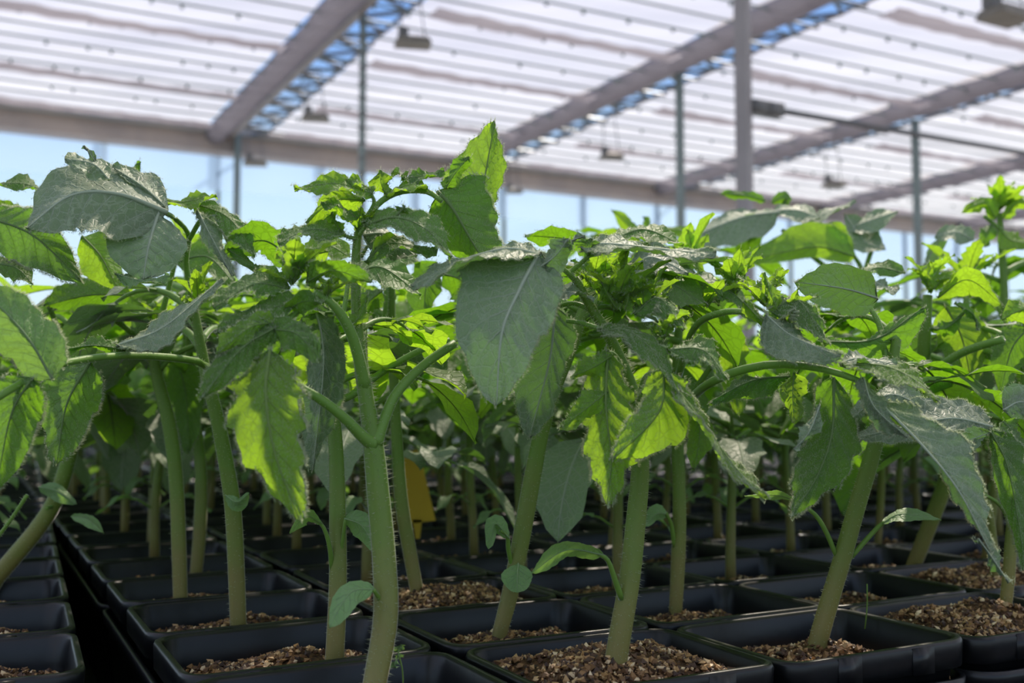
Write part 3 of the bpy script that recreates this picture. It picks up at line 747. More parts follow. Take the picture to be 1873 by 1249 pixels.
# --- C: forked hairy seedling at the bottom edge
hero('thick forked hairy seedling at front, left of centre, lobed leaf hanging on its left', (676, 1300, .37), [
 ('fill', (668,700,.388), (655,560,.392), (40,140), .07, 3),
 ('stem', [(674,1310,.372,23),(688,1240,.376,24),(706,1130,.38,25),(703,1020,.383,24),(693,910,.385,23),(684,820,.387,21),(672,740,.388,16),(660,660,.389,14),(652,560,.392,10.5),(651,480,.395,9.5),(655,425,.398,8)], 1500, .0030),
 ('leaf', [[(684,812,.386,17),(665,800,.383,13),(630,765,.378,11),(590,733,.374,10.5),(548,708,.37,9)]], []),
 ('leaf', [[(686,812,.386,17),(700,775,.388,12),(725,720,.392,10.5),(775,668,.398,9.5),(832,628,.405,9)]], []),
 # left growing side shoot
 ('leaf', [[(668,710,.388,13),(655,650,.384,12),(638,600,.380,11),(610,558,.376,9),(575,533,.374,7)]], [
   L([(560,516,.372),(610,495,.366),(679,517,.362)], 27, 9, -.004, .004, 'green', 'heart', 3, .12),
   L([(530,528,.374),(465,520,.366),(390,563,.360)], 18, 32, -.004, .010, 'green', 'leaf', 4, .25),
   L([(548,550,.37),(470,572,.362),(398,608,.356)], 22, 24, -.004, .006, 'green', 'leaf', 5, .22),
   L([(520,575,.37),(552,552,.365),(590,552,.362)], 20, 24, -.003, .003, 'green', 'leaf', 3, .2)]),
 ('tip', (535,520,.372,.020,9)), ('tip', (600,540,.374,.012,6)),
 # the big hanging lobed leaf
 ('leaf', [[(556,560,.372,6),(520,590,.366,6),(498,620,.358,5),(492,650,.352,4)]], [
   L([(494,640,.350),(486,720,.343),(503,830,.340),(548,952,.342)], 72, 72, .006, .010, 'young', 'leaf', 5, .26, 12),
   L([(500,602,.356),(545,612,.348),(587,664,.344)], 26, 34, .003, .003, 'green', 'leaf', 3, .12),
   L([(505,598,.356),(440,640,.347),(368,730,.342)], 36, 30, .003, .006, 'green', 'leaf', 4, .25),
   L([(500,590,.358),(455,600,.350),(396,648,.346)], 22, 26, .002, .004, 'young', 'leaf', 4, .25)]),
 ('leaf', [], [L([(575,555,.40),(592,660,.402),(572,860,.405)], 42, 40, .01, .01, 'mature', 'leaf', 3, .12)]),
 # upper crown of the straight stem
 ('tip', (655,424,.398,.012,8)),
 ('leaf', [[(655,430,.398,7),(672,396,.40,6.5),(700,366,.402,6.5),(735,350,.402,6.5),(780,350,.40,6),(808,368,.398,5)]], [
   L([(800,350,.402),(828,382,.400),(862,440,.400),(900,500,.40)], 78, 60, .012, .012, 'green', 'heart', 3, .16, 14),
   L([(868,420,.412),(884,340,.416),(905,222,.42)], 72, 34, .01, .01, 'young', 'leaf', 3, .08, 12),
   L([(815,345,.404),(832,318,.402),(858,286,.402)], 14, 16, .003, .003, 'green', 'cot', 0, 0),
   L([(706,356,.400),(697,335,.398),(697,311,.397)], 18, 18, .004, .004, 'young', 'cot', 0, 0),
   L([(735,326,.402),(775,322,.402),(813,312,.402)], 8, 8, .004, -.004, 'green', 'leaf', 2, .1),
   L([(705,362,.402),(745,338,.398),(783,344,.396)], 12, 6, .008, -.006, 'young', 'cot', 0, 0),
   L([(745,322,.406),(732,318,.406),(716,313,.406)], 5, 5, .004, -.004, 'mature', 'leaf', 2, .2)]),
 ('leaf', [[(655,425,.398,5),(668,400,.396,4),(684,372,.394,4),(678,352,.392,3)]], [
   L([(682,354,.392),(615,336,.386),(538,346,.384)], 14, 16, -.006, .004, 'young', 'leaf', 2, .1),
   L([(684,350,.393),(655,334,.390),(632,330,.390)], 8, 8, -.003, .003, 'young', 'cot', 0, 0),
   L([(668,366,.394),(610,368,.394),(560,408,.396)], 30, 20, .006, .002, 'young', 'leaf', 3, .15),
   L([(655,400,.392),(622,380,.388),(587,370,.386)], 7, 9, -.005, .004, 'green', 'leaf', 2, .1)]),
 ('leaf', [[(654,436,.397,4),(640,434,.394,4),(628,430,.392,3)]], [
   L([(632,432,.392),(570,420,.388),(508,445,.386)], 14, 24, -.008, .012, 'green', 'leaf', 5, .3, 16),
   L([(625,425,.394),(612,405,.392),(606,388,.392)], 8, 8, .002, .002, 'young', 'leaf', 4, .3),
   L([(600,460,.40),(560,465,.402),(508,440,.404)], 40, 12, .006, .0, 'young', 'leaf', 3, .15)]),
 ('leaf', [[(658,430,.396,4),(668,414,.394,4),(680,406,.392,3)]], [
   L([(668,412,.392),(725,398,.386),(780,420,.380),(826,472,.376)], 26, 26, .012, -.006, 'green', 'leaf', 3, .1, 12),
   L([(725,395,.389),(735,385,.388),(740,376,.388)], 7, 7, .002, .002, 'green', 'cot', 0, 0)]),
 ('leaf', [[(660,470,.40,4),(672,450,.402,3)]], [
   L([(664,430,.404),(710,430,.404),(762,470,.404)], 16, 42, .012, -.010, 'mature', 'leaf', 4, .2),
   L([(668,480,.396),(706,446,.394),(755,450,.392),(800,462,.392)], 12, 14, .006, -.006, 'green', 'leaf', 2, .1)]),
 ('leaf', [], [L([(640,600,.384),(660,575,.386),(672,540,.39)], 12, 12, .003, .003, 'young', 'leaf', 3, .3)]),
 ('cot', [(706,1112,.382,7),(694,1095,.378,5.5),(683,1078,.374,4)], L([(684,1077,.374),(640,1085,.368),(602,1148,.364)], 26, 20, -.003, .004)),
])
# --- stem just behind the forked one
hero('straight pale stem standing just left behind the thick forked seedling', (612, 1200, .443), [
 ('fill', (608,740,.45), (600,600,.45), (30,150), .08, 4),
 ('stem', [(612,1215,.443,19),(618,1080,.444,18),(618,960,.446,17),(615,830,.448,15),(606,700,.45,11),(600,640,.45,9)], 500),
 ('leaf', [[(604,730,.45,8),(640,725,.452,8),(700,680,.456,7),(770,640,.46,6.5),(822,622,.465,6)]], []),
 ('leaf', [[(602,690,.45,7),(560,640,.455,6),(520,600,.46,5)]], [
   L([(540,480,.46),(480,440,.455),(400,470,.45)], 30, 40, .01, -.01, 'green'),
   L([(560,470,.47),(600,450,.47),(640,470,.47)], 26, 30, .01, -.01, 'young')]),
 ('leaf', [[(602,660,.45,6),(630,560,.46,5),(640,480,.47,4)]], [L([(650,500,.47),(700,490,.468),(770,540,.465)], 30, 36, .015, -.015, 'green')]),
 ('cot', [(608,1045,.444,6),(603,1000,.44,5),(592,965,.438,4),(575,948,.436,3.5)], L([(590,958,.437),(560,945,.434),(530,976,.432)], 12, 12, .006, -.006)),
 ('cot', [(622,1020,.444,5),(628,980,.442,4),(632,950,.44,3.5)], L([(630,948,.44),(662,962,.436),(688,1008,.434)], 24, 22, .002, .006)),
])
# --- A: front pot seedling
hero('upright seedling in the grit heaped front pot, two bright leaves hanging at its crown', (1125, 1235, .41), [
 ('stem', [(1122,1245,.41,23),(1135,1160,.41,22),(1152,1060,.411,21),(1163,960,.412,20),(1172,850,.413,18),(1166,750,.412,14),(1145,680,.41,12),(1113,612,.408,11),(1085,568,.406,10),(1052,508,.404,8)], 1100, .0024),
 ('leaf', [[(1056,515,.404,6),(1044,500,.404,6),(1062,482,.402,5),(1080,466,.40,4)]], [
   L([(1062,452,.40),(1110,446,.398),(1200,454,.394),(1310,466,.39)], 10, 12, .016, -.014, 'mature', 'leaf', 4, .15, 16),
   L([(1076,468,.398),(1078,452,.396),(1082,436,.396)], 22, 18, .005, .005, 'green', 'cot', 0, 0)]),
 ('leaf', [[(1050,510,.404,6),(1030,492,.398,5),(1000,474,.392,5)]], [
   L([(985,462,.388),(950,530,.376),(918,610,.368),(908,742,.366)], 84, 108, .006, .010, 'mature', 'leaf', 3, .10, 8),
   L([(990,466,.388),(925,455,.386),(840,478,.38),(752,524,.374)], 12, 8, -.012, .018, 'mature', 'leaf', 3, .12, 14),
   L([(985,490,.386),(1015,468,.384),(1040,436,.382)], 24, 30, .006, .004, 'mature', 'leaf', 2, .1),
   L([(1030,445,.384),(1050,438,.384),(1070,431,.384)], 3, 3, .002, .002, 'mature', 'needle', 0, 0, 0)]),
 ('leaf', [[(1085,568,.406,6),(1050,555,.41,5),(1020,560,.412,5)]], [
   L([(1015,560,.41),(1005,660,.412),(968,800,.414)], 40, 78, .01, .006, 'mature', 'leaf', 2, .08, 5),
   L([(1000,546,.398),(1040,534,.396),(1088,545,.394)], 9, 6, .010, -.008, 'mature', 'leaf', 3, .2)]),
 ('leaf', [[(1037,587,.402,4.5),(1068,592,.398,5),(1103,603,.394,5)]], [
   L([(1098,606,.393),(1150,606,.388),(1200,650,.382),(1242,722,.378)], 14, 20, .006, -.004, 'green', 'leaf', 2, .1, 18),
   L([(1240,716,.378),(1290,780,.372),(1340,850,.368),(1398,914,.364)], 9, 8, .02, -.012, 'young', 'leaf', 3, .2, 30)]),
 # hanging bright pair
 ('leaf', [[(1145,690,.41,6),(1125,650,.40,5),(1108,645,.394,4)]], [
   L([(1112,640,.392),(1108,740,.386),(1118,840,.384),(1110,925,.384)], 58, 52, .008, .008, 'young', 'leaf', 5, .3, 12),
   L([(1112,715,.388),(1075,745,.382),(1024,784,.380)], 24, 26, .004, .004, 'young', 'leaf', 3, .2),
   L([(1120,650,.39),(1085,672,.388),(1043,690,.388)], 18, 24, .004, .004, 'young', 'leaf', 4, .2)]),
 ('leaf', [[(1166,740,.412,6),(1180,690,.398,5),(1205,680,.388,4)]], [
   L([(1216,676,.384),(1204,755,.376),(1122,840,.372)], 66, 42, .006, .006, 'young', 'leaf', 4, .18, 12),
   L([(1220,640,.386),(1285,640,.382),(1330,692,.378)], 18, 24, .010, -.004, 'green', 'leaf', 5, .25, 16)]),
 ('tip', (1128,560,.40,.024,11)), ('tip', (1178,570,.398,.020,9)), ('tip', (1215,620,.392,.014,8)),
 ('leaf', [], [L([(1128,566,.398),(1112,540,.394),(1100,516,.392)], 12, 12, .003, .003, 'young', 'leaf', 3, .2),
   L([(1130,540,.40),(1140,495,.398),(1146,455,.398)], 14, 14, .003, .003, 'young', 'leaf', 4, .35),
   L([(1143,568,.396),(1150,540,.394),(1153,510,.394)], 13, 12, .003, .003, 'young', 'leaf', 3, .2),
   L([(1105,548,.402),(1085,520,.402),(1062,505,.402)], 10, 10, .003, .003, 'young', 'leaf', 4, .3),
   L([(1160,575,.394),(1205,545,.39),(1250,605,.386)], 10, 26, .012, -.004, 'green', 'leaf', 5, .25, 18)]),
 ('cot', [(1137,1095,.408,7),(1125,1060,.405,6),(1112,1025,.402,5),(1095,1013,.40,4)], L([(1103,1014,.40),(1035,1006,.395),(972,1048,.39)], 16, 16, .010, -.006)),
])
# --- B
hero('slanting stem in second row, leaning right, with a folded wet seed leaf', (915, 1160, .4875), [
 ('fill', (1055,610,.482), (1075,520,.48), (10,160), .09, 6),
 ('stem', [(912,1170,.4875,15),(935,1080,.488,17),(957,970,.488,18),(975,870,.487,17.5),(992,785,.486,16),(1015,710,.484,14.5),(1042,645,.482,13),(1060,590,.48,11),(1075,530,.48,9)], 600, .0022),
 ('cot', [(938,1040,.487,5),(930,1005,.484,5),(928,980,.482,4.5),(915,970,.48,4)], L([(932,985,.481),(905,958,.478),(893,1004,.474)], 12, 16, .004, .004)),
 ('cot', [(940,1075,.485,5),(932,1050,.48,4)], L([(948,1030,.475),(946,1055,.471),(946,1084,.468)], 28, 28, .006, .006)),
 ('leaf', [[(1060,590,.48,6),(1100,540,.478,5),(1140,500,.475,4)]], [
   L([(1150,500,.474),(1190,470,.472),(1260,500,.468)], 26, 30, .014, -.012, 'mature'),
   L([(1180,520,.47),(1230,520,.468),(1290,560,.462)], 30, 34, .014, -.012, 'green')]),
 ('leaf', [[(1070,550,.48,6),(1080,480,.485,5),(1120,430,.49,4)]], [L([(1120,440,.49),(1180,420,.49),(1250,450,.49)], 14, 20, .02, -.012, 'green'), L([(1100,470,.488),(1050,440,.488),(960,430,.49)], 20, 20, .02, -.01, 'green')]),
 ('tip', (1085,520,.48,.022,9)),
])
# --- D
hero('right leaning clean stem in the front right pot, two thin seed leaves like arms', (1498, 1170, .4756), [
 ('fill', (1612,770,.468), (1640,620,.465), (20,120), .09, 4),
 ('stem', [(1495,1180,.4756,19),(1517,1100,.475,18),(1541,1020,.474,17.5),(1566,930,.472,17),(1590,850,.47,16),(1612,770,.468,14),(1628,690,.466,12),(1640,620,.465,9)], 650, .0020),
 ('cot', [(1530,1018,.474,5),(1512,975,.472,5),(1490,940,.47,4.5),(1455,916,.468,4)], L([(1462,918,.468),(1420,906,.464),(1362,908,.46)], 7, 7, .008, -.008)),
 ('cot', [(1556,1020,.474,5),(1580,992,.473,5),(1605,965,.472,4.5),(1618,955,.471,4)], L([(1612,958,.471),(1650,940,.470),(1722,950,.468)], 10, 12, .010, -.006)),
 ('leaf', [[(1628,690,.466,7),(1610,600,.47,6),(1590,560,.475,5)]], [
   L([(1605,545,.46),(1545,528,.455),(1452,515,.452)], 50, 48, .008, -.006, 'mature', 'leaf', 2, .1, 5),
   L([(1500,625,.46),(1600,620,.462),(1690,562,.466)], 6, 52, .004, .006, 'green', 'leaf', 3, .12, 6)]),
])
# --- F: right edge seedling
hero('seedling cut by the right edge, stem rising from the corner pot', (1838, 1125, .534), [
 ('fill', (1858,900,.532), (1872,640,.53), (20,170), .10, 6), ('stem', [(1868,802,.53,9),(1874,700,.53,8),(1876,560,.53,5)], 60),
 ('stem', [(1836,1135,.534,12),(1844,1060,.534,12),(1850,980,.534,12),(1858,900,.532,11),(1868,800,.53,9)], 200),
 ('leaf', [[(1868,810,.50,6),(1850,790,.46,6),(1812,786,.43,5)]], [
   L([(1815,780,.428),(1740,765,.422),(1650,782,.416),(1550,804,.412)], 28, 44, -.006, .014, 'mature', 'leaf', 2, .1, 6),
   L([(1690,745,.43),(1625,722,.426),(1552,768,.422)], 24, 24, -.004, .01, 'mature', 'leaf', 3, .2, 5),
   L([(1812,788,.426),(1842,850,.42),(1862,950,.416),(1876,1045,.414)], 34, 26, .006, .004, 'green', 'leaf', 2, .08, 8),
   L([(1812,790,.42),(1760,808,.416),(1700,812,.412)], 14, 18, .004, -.004, 'mature', 'leaf', 1, .1, 5),
   L([(1835,750,.44),(1870,735,.44),(1920,760,.44)], 34, 34, .006, -.004, 'mature', 'leaf', 2, .1, 5),
   L([(1835,770,.43),(1850,790,.43),(1860,830,.43)], 20, 20, .006, -.004, 'green', 'leaf', 3, .1)]),
 ('leaf', [[(1868,830,.53,6),(1880,700,.53,5),(1870,640,.53,4)]], [L([(1880,600,.52),(1850,640,.52),(1830,720,.52)], 40, 40, .006, .006, 'green'), L([(1890,560,.50),(1860,570,.50),(1832,585,.50)], 22, 24, .006, .006, 'young')]),
 ('cot', [(1848,960,.534,4),(1830,925,.53,4),(1800,905,.526,3.5),(1770,898,.524,3)], L([(1790,902,.525),(1775,896,.522),(1755,905,.52)], 6, 6, .006, -.006)),
])
# --- behind F: brown slanting stem
hero('brownish stem slanting right, behind the corner pot, bright yellow green crown', (1662, 1050, .70), [
 ('fill', (1760,740,.66), (1765,600,.65), (0,180), .10, 7), ('stem', [(1765,645,.65,9),(1766,600,.65,8),(1768,520,.65,5)], 60), ('tip', (1768,515,.65,.03,8)),
 ('stem', [(1660,1064,.70,14),(1698,965,.69,15),(1728,885,.68,15),(1750,800,.67,14),(1762,700,.66,12),(1765,640,.65,9)], 260),
 ('leaf', [[(1762,700,.655,6),(1700,690,.56,8),(1758,646,.53,8.5),(1835,620,.51,8)]], []),
 ('cot', [(1728,880,.68,5),(1712,860,.675,4.5),(1700,845,.67,4)], L([(1716,868,.672),(1705,850,.668),(1690,838,.665)], 16, 14, .006, .003)),
])
hero('yellow green crown with upright bright leaves, right of the dark teal leaf', (1822, 1078, .63), [
 ('stem', [(1822,1085,.63,9),(1805,930,.62,10),(1745,790,.60,11),(1700,710,.58,12),(1690,670,.565,13),(1692,600,.56,12),(1697,540,.56,9)], 240),
 ('tip', (1700,535,.56,.022,8)),
 ('leaf', [], [L([(1715,545,.55),(1770,512,.545),(1832,556,.54)], 20, 30, -.006, .012, 'young', 'cot', 2, .05),
   L([(1708,530,.55),(1725,512,.548),(1752,508,.546)], 16, 14, .004, .004, 'young', 'cot', 0, 0),
   L([(1730,560,.555),(1760,620,.55),(1780,720,.545)], 50, 50, .008, .008, 'young', 'leaf', 3, .15),
   L([(1700,600,.545),(1730,600,.54),(1765,572,.535)], 12, 16, .004, .004, 'green', 'leaf', 5, .3),
   L([(1745,555,.54),(1780,575,.538),(1788,604,.536)], 5, 6, .006, .003, 'green', 'leaf', 2, .1),
   L([(1655,500,.55),(1600,490,.545),(1572,520,.54)], 12, 16, -.004, .01, 'green', 'leaf', 4, .25, 12),
   L([(1600,515,.54),(1620,525,.538),(1645,530,.536)], 9, 9, .008, -.008, 'mature', 'leaf', 2, .1, 14)]),
])
# --- E
hero('straight stem in the pot between the two front right pots', (1235, 1115, .549), [
 ('leaf', [[(1240,790,.547,9),(1256,740,.49,9),(1290,706,.43,9),(1345,680,.42,9),(1420,666,.41,8.5),(1500,674,.40,7.5),(1560,692,.395,6.5),(1600,712,.392,5)]], [
   L([(1400,575,.402),(1450,615,.398),(1538,652,.392)], 12, 50, .006, -.004, 'mature', 'leaf', 2, .1, 30),
   L([(1360,552,.41),(1395,590,.406),(1432,634,.402)], 12, 12, .004, .004, 'young', 'leaf', 2, .1),
   L([(1442,600,.406),(1412,545,.406),(1398,498,.406)], 11, 12, .003, .003, 'young', 'leaf', 4, .2),
   L([(1410,570,.408),(1460,550,.404),(1512,632,.40)], 12, 30, .006, -.006, 'green', 'leaf', 3, .15, 30),
   L([(1445,688,.41),(1375,696,.408),(1296,736,.406)], 34, 6, .004, .010, 'green', 'leaf', 3, .15),
   L([(1452,682,.405),(1450,725,.402),(1452,774,.400)], 28, 22, .004, .004, 'young', 'leaf', 5, .25),
   L([(1525,690,.40),(1522,790,.396),(1495,870,.393),(1448,944,.390)], 52, 52, .008, .010, 'green', 'leaf', 4, .2, 12),
   L([(1500,740,.394),(1480,790,.39),(1452,822,.388)], 12, 14, .004, .004, 'mature', 'leaf', 4, .3),
   L([(1540,668,.396),(1610,668,.390),(1665,690,.384),(1718,732,.380)], 10, 24, .012, -.008, 'young', 'leaf', 4, .2, 24),
   L([(1535,665,.40),(1575,655,.398),(1640,668,.396)], 10, 10, .010, -.008, 'mature', 'leaf', 3, .2),
   L([(1580,690,.39),(1600,745,.384),(1660,800,.380)], 16, 22, .004, .006, 'mature', 'leaf', 3, .15, 16),
   L([(1790,985,.3715),(1815,1020,.370),(1845,1066,.37)], 9, 6, .006, .004, 'mature', 'cot', 0, 0),
   L([(1608,735,.388),(1690,818,.378),(1755,900,.372),(1812,1010,.37)], 62, 8, .010, .010, 'mature', 'leaf', 3, .25, 14)]),
 ('tip', (1440,600,.41,.016,8)), ('tip', (1400,560,.42,.018,8)),
 ('fill', (1238,740,.549), (1250,520,.55), (0,180), .10, 7), ('stem', [(1237,745,.549,11),(1240,630,.55,9),(1250,510,.55,6)], 90), ('tip', (1250,505,.55,.03,8)),
 ('stem', [(1236,1120,.549,13),(1240,1040,.549,14),(1243,940,.549,13.5),(1240,820,.549,12),(1236,740,.549,11)], 300),
 ('cot', [(1234,1000,.548,5),(1228,960,.545,4.5),(1218,938,.542,4)], L([(1222,940,.542),(1200,940,.538),(1178,962,.535)], 12, 16, .003, .006)),
 ('leaf', [[(1238,760,.549,7),(1280,700,.53,6),(1320,640,.52,5)]], [
   L([(1320,600,.52),(1340,660,.518),(1350,760,.516)], 34, 40, .006, .006, 'young'),
   L([(1270,740,.52),(1280,790,.518),(1270,860,.516)], 26, 26, .006, .006, 'young', 'leaf', 2, .1),
   L([(1260,500,.51),(1235,520,.508),(1215,570,.506)], 34, 20, .006, .006, 'young'),
   L([(1230,495,.51),(1270,510,.506),(1315,560,.50)], 14, 10, .010, -.006, 'mature'),
   L([(1300,520,.50),(1345,540,.498),(1390,590,.494)], 18, 20, .012, -.006, 'green')]),
 ('tip', (1345,540,.50,.024,10)), ('tip', (1290,560,.48,.020,9)),
 ('leaf', [[(1240,690,.50,8),(1270,600,.47,7),(1320,572,.45,7),(1370,570,.43,6)]], []),
])
# --- left column seedlings
hero('hairy stem beside the tray gap, left of the hanging lobed leaf, pale leaf on node', (435, 1145, .5065), [
 ('fill', (378,690,.498), (350,540,.494), (30,160), .09, 4),
 ('stem', [(436,1155,.5065,16),(432,1040,.506,16.5),(426,930,.505,16.5),(414,850,.503,15.5),(396,760,.50,14),(378,690,.498,12),(365,620,.496,10),(350,540,.494,8)], 700, .0024),
 ('leaf', [[(382,700,.498,8),(375,668,.48,8),(330,656,.46,8),(250,650,.43,8),(170,655,.40,8),(105,668,.378,8),(50,695,.365,8),(-10,730,.352,8)]], [
   L([(214,632,.42),(300,598,.415),(406,510,.41)], 14, 26, .014, -.008, 'mature', 'leaf', 1, .06, 18),
   L([(165,662,.40),(122,740,.396),(104,848,.394)], 58, 52, .006, .008, 'green', 'leaf', 2, .1, 8),
   L([(230,640,.42),(170,632,.416),(105,642,.412)], 8, 10, .004, .004, 'green', 'leaf', 2, .1)]),
 ('leaf', [], [L([(95,692,.362),(45,610,.352),(-40,520,.346)], 60, 58, .006, .008, 'cot', 'leaf', 3, .12, 8),
   L([(60,690,.36),(20,760,.36),(-8,900,.362)], 58, 50, .006, .006, 'green', 'leaf', 2, .1)]),
 ('leaf', [[(352,550,.494,6),(340,480,.49,6),(345,430,.48,5),(320,400,.465,5),(300,388,.45,5)]], [
   L([(306,388,.446),(215,355,.434),(130,358,.426),(48,418,.42)], 84, 62, -.014, .030, 'mature', 'heart', 3, .10, 5),
   L([(290,388,.444),(272,450,.434),(262,512,.43)], 70, 84, .004, -.004, 'mature', 'leaf', 2, .08, 5),
   L([(200,330,.436),(170,300,.432),(118,290,.43)], 26, 16, -.006, .012, 'mature', 'leaf', 2, .2, 5),
   L([(306,380,.45),(260,340,.452),(205,305,.455)], 10, 22, .0, .012, 'mature', 'leaf', 2, .1, 5),
   L([(210,500,.432),(255,512,.428),(310,505,.426)], 8, 12, .008, -.004, 'cot', 'leaf', 1, .1, 5),
   L([(182,308,.44),(172,292,.44),(153,266,.44)], 3, 3, .001, .001, 'mature', 'needle', 0, 0, 2)]),
 ('leaf', [[(345,440,.48,5),(370,400,.47,5),(395,400,.465,4),(430,470,.455,4)]], [
   L([(300,372,.46),(345,368,.455),(396,358,.45)], 10, 8, .008, -.006, 'young', 'cot', 0, 0),
   L([(350,370,.46),(420,400,.452),(466,470,.446)], 16, 26, .006, -.004, 'green', 'leaf', 2, .1, 18),
   L([(362,385,.452),(385,430,.446),(425,505,.44)], 22, 14, .006, .004, 'mature', 'leaf', 3, .2, 18),
   L([(415,455,.45),(455,480,.446),(486,505,.444)], 10, 12, .006, .0, 'green', 'leaf', 3, .2)]),
 ('cot', [(432,925,.49,5),(433,912,.485,4)], L([(412,905,.486),(434,918,.482),(456,902,.486)], 8, 16, .002, .004)),
 ('tip', (362,560,.48,.018,8)),
])
hero('left of two stems standing side by side in third pot along the tray gap', (330, 1100, .5685), [
 ('fill', (290,700,.564), (276,560,.56), (-10,190), .10, 7),
 ('stem', [(330,1108,.5685,14),(327,1000,.568,14.5),(322,880,.568,14.5),(310,780,.566,14),(290,700,.564,12),(276,630,.56,10)], 320),
 ('leaf', [[(276,640,.56,7),(230,600,.54,6),(190,570,.53,5)]], [
   L([(150,432,.51),(185,470,.508),(216,530,.506)], 40, 48, .01, .006, 'young', 'leaf', 2, .08),
   L([(95,430,.50),(50,400,.495),(-10,372,.49)], 30, 20, .006, .006, 'young', 'leaf', 3, .12),
   L([(240,540,.53),(160,540,.525),(80,560,.52)], 30, 40, .006, .006, 'green')]),
 ('leaf', [[(280,640,.56,6),(300,560,.55,6),(320,480,.54,5)]], [L([(320,480,.53),(380,470,.53),(430,520,.52)], 30, 40, .01, -.01, 'green'), L([(220,335,.52),(238,318,.52),(258,296,.52)], 12, 16, .003, .003, 'green', 'leaf', 0, 0)]),
 ('tip', (280,600,.56,.02,8)),
])
hero('slimmer right one of two stems side by side, third pot along the tray gap', (358, 1048, .66), [
 ('fill', (356,760,.66), (340,480,.655), (0,180), .10, 8), ('stem', [(348,690,.66,8),(344,580,.657,7),(340,480,.655,5)], 60), ('tip', (340,475,.655,.03,8)),
 ('stem', [(358,1055,.66,12),(366,960,.66,13),(367,860,.66,12),(356,760,.66,10),(348,680,.66,8)], 200),
 ('leaf', [[(350,700,.66,5),(330,660,.65,5),(300,640,.64,4)]], [L([(320,650,.64),(340,720,.64),(345,830,.64)], 36, 36, .006, .006, 'green')])])
hero('thick stem bending out of the left hand tray near the left edge', (-8, 1062, .60), [
 ('fill', (140,770,.59), (150,560,.59), (20,170), .10, 7), ('stem', [(150,710,.592,11),(152,640,.59,9),(150,560,.59,7)], 90),
 ('stem', [(-14,1068,.60,17),(20,1025,.60,17),(62,975,.60,16.5),(98,920,.60,16),(122,850,.598,15),(138,780,.595,14),(150,700,.592,11)], 340, .0022),
 ('cot', [(104,905,.598,5),(110,902,.59,5)], L([(70,890,.585),(105,898,.58),(140,922,.578)], 12, 18, .004, .004)),
 ('cot', [(100,925,.6,4),(85,930,.59,4)], L([(130,945,.585),(160,950,.58),(190,975,.575)], 10, 12, .008, -.004)),
 ('leaf', [[(148,720,.592,7),(120,640,.57,6),(90,560,.55,5)]], [
   L([(85,352,.48),(40,336,.478),(-20,338,.476)], 8, 12, -.004, .012, 'green', 'leaf', 1, .05),
   L([(-30,395,.46),(60,430,.452),(148,514,.446)], 42, 62, .004, -.004, 'green', 'leaf', 3, .12, 16),
   L([(-20,480,.45),(30,490,.448),(60,520,.446)], 24, 24, .008, -.004, 'green')]),
 ('leaf', [[(-10,990,.52,4),(20,950,.52,4),(50,905,.52,4)]], []),
])
hero('stem with a small fork near its crown, right behind the thick forked seedling', (765, 1105, .565), [
 ('fill', (720,640,.563), (716,490,.56), (10,170), .09, 6),
 ('stem', [(768,1112,.565,13),(750,1010,.565,14),(735,920,.564,13.5),(727,820,.564,12),(722,720,.563,10),(717,620,.562,8.5),(716,520,.56,8),(718,480,.56,6)], 330),
 ('leaf', [[(722,700,.563,7),(712,640,.56,7),(690,585,.556,6),(660,540,.55,5)]], [L([(655,545,.55),(640,520,.548),(610,500,.546)], 20, 22, .006, .006, 'young')]),
 ('leaf', [[(700,600,.557,5),(706,550,.556,5),(702,510,.555,4)]], [L([(690,500,.55),(720,470,.548),(770,480,.544)], 20, 26, .01, -.01, 'green')]),
 ('leaf', [[(726,690,.563,7),(750,620,.56,7),(780,560,.555,6),(800,520,.55,5)]], [
   L([(800,480,.54),(780,520,.538),(775,590,.536)], 30, 40, .006, .006, 'green'),
   L([(810,500,.53),(850,520,.53),(880,600,.53)], 40, 40, .006, .006, 'green'),
   L([(700,530,.54),(670,560,.54),(640,640,.54)], 22, 22, .006, .006, 'green')]),
])
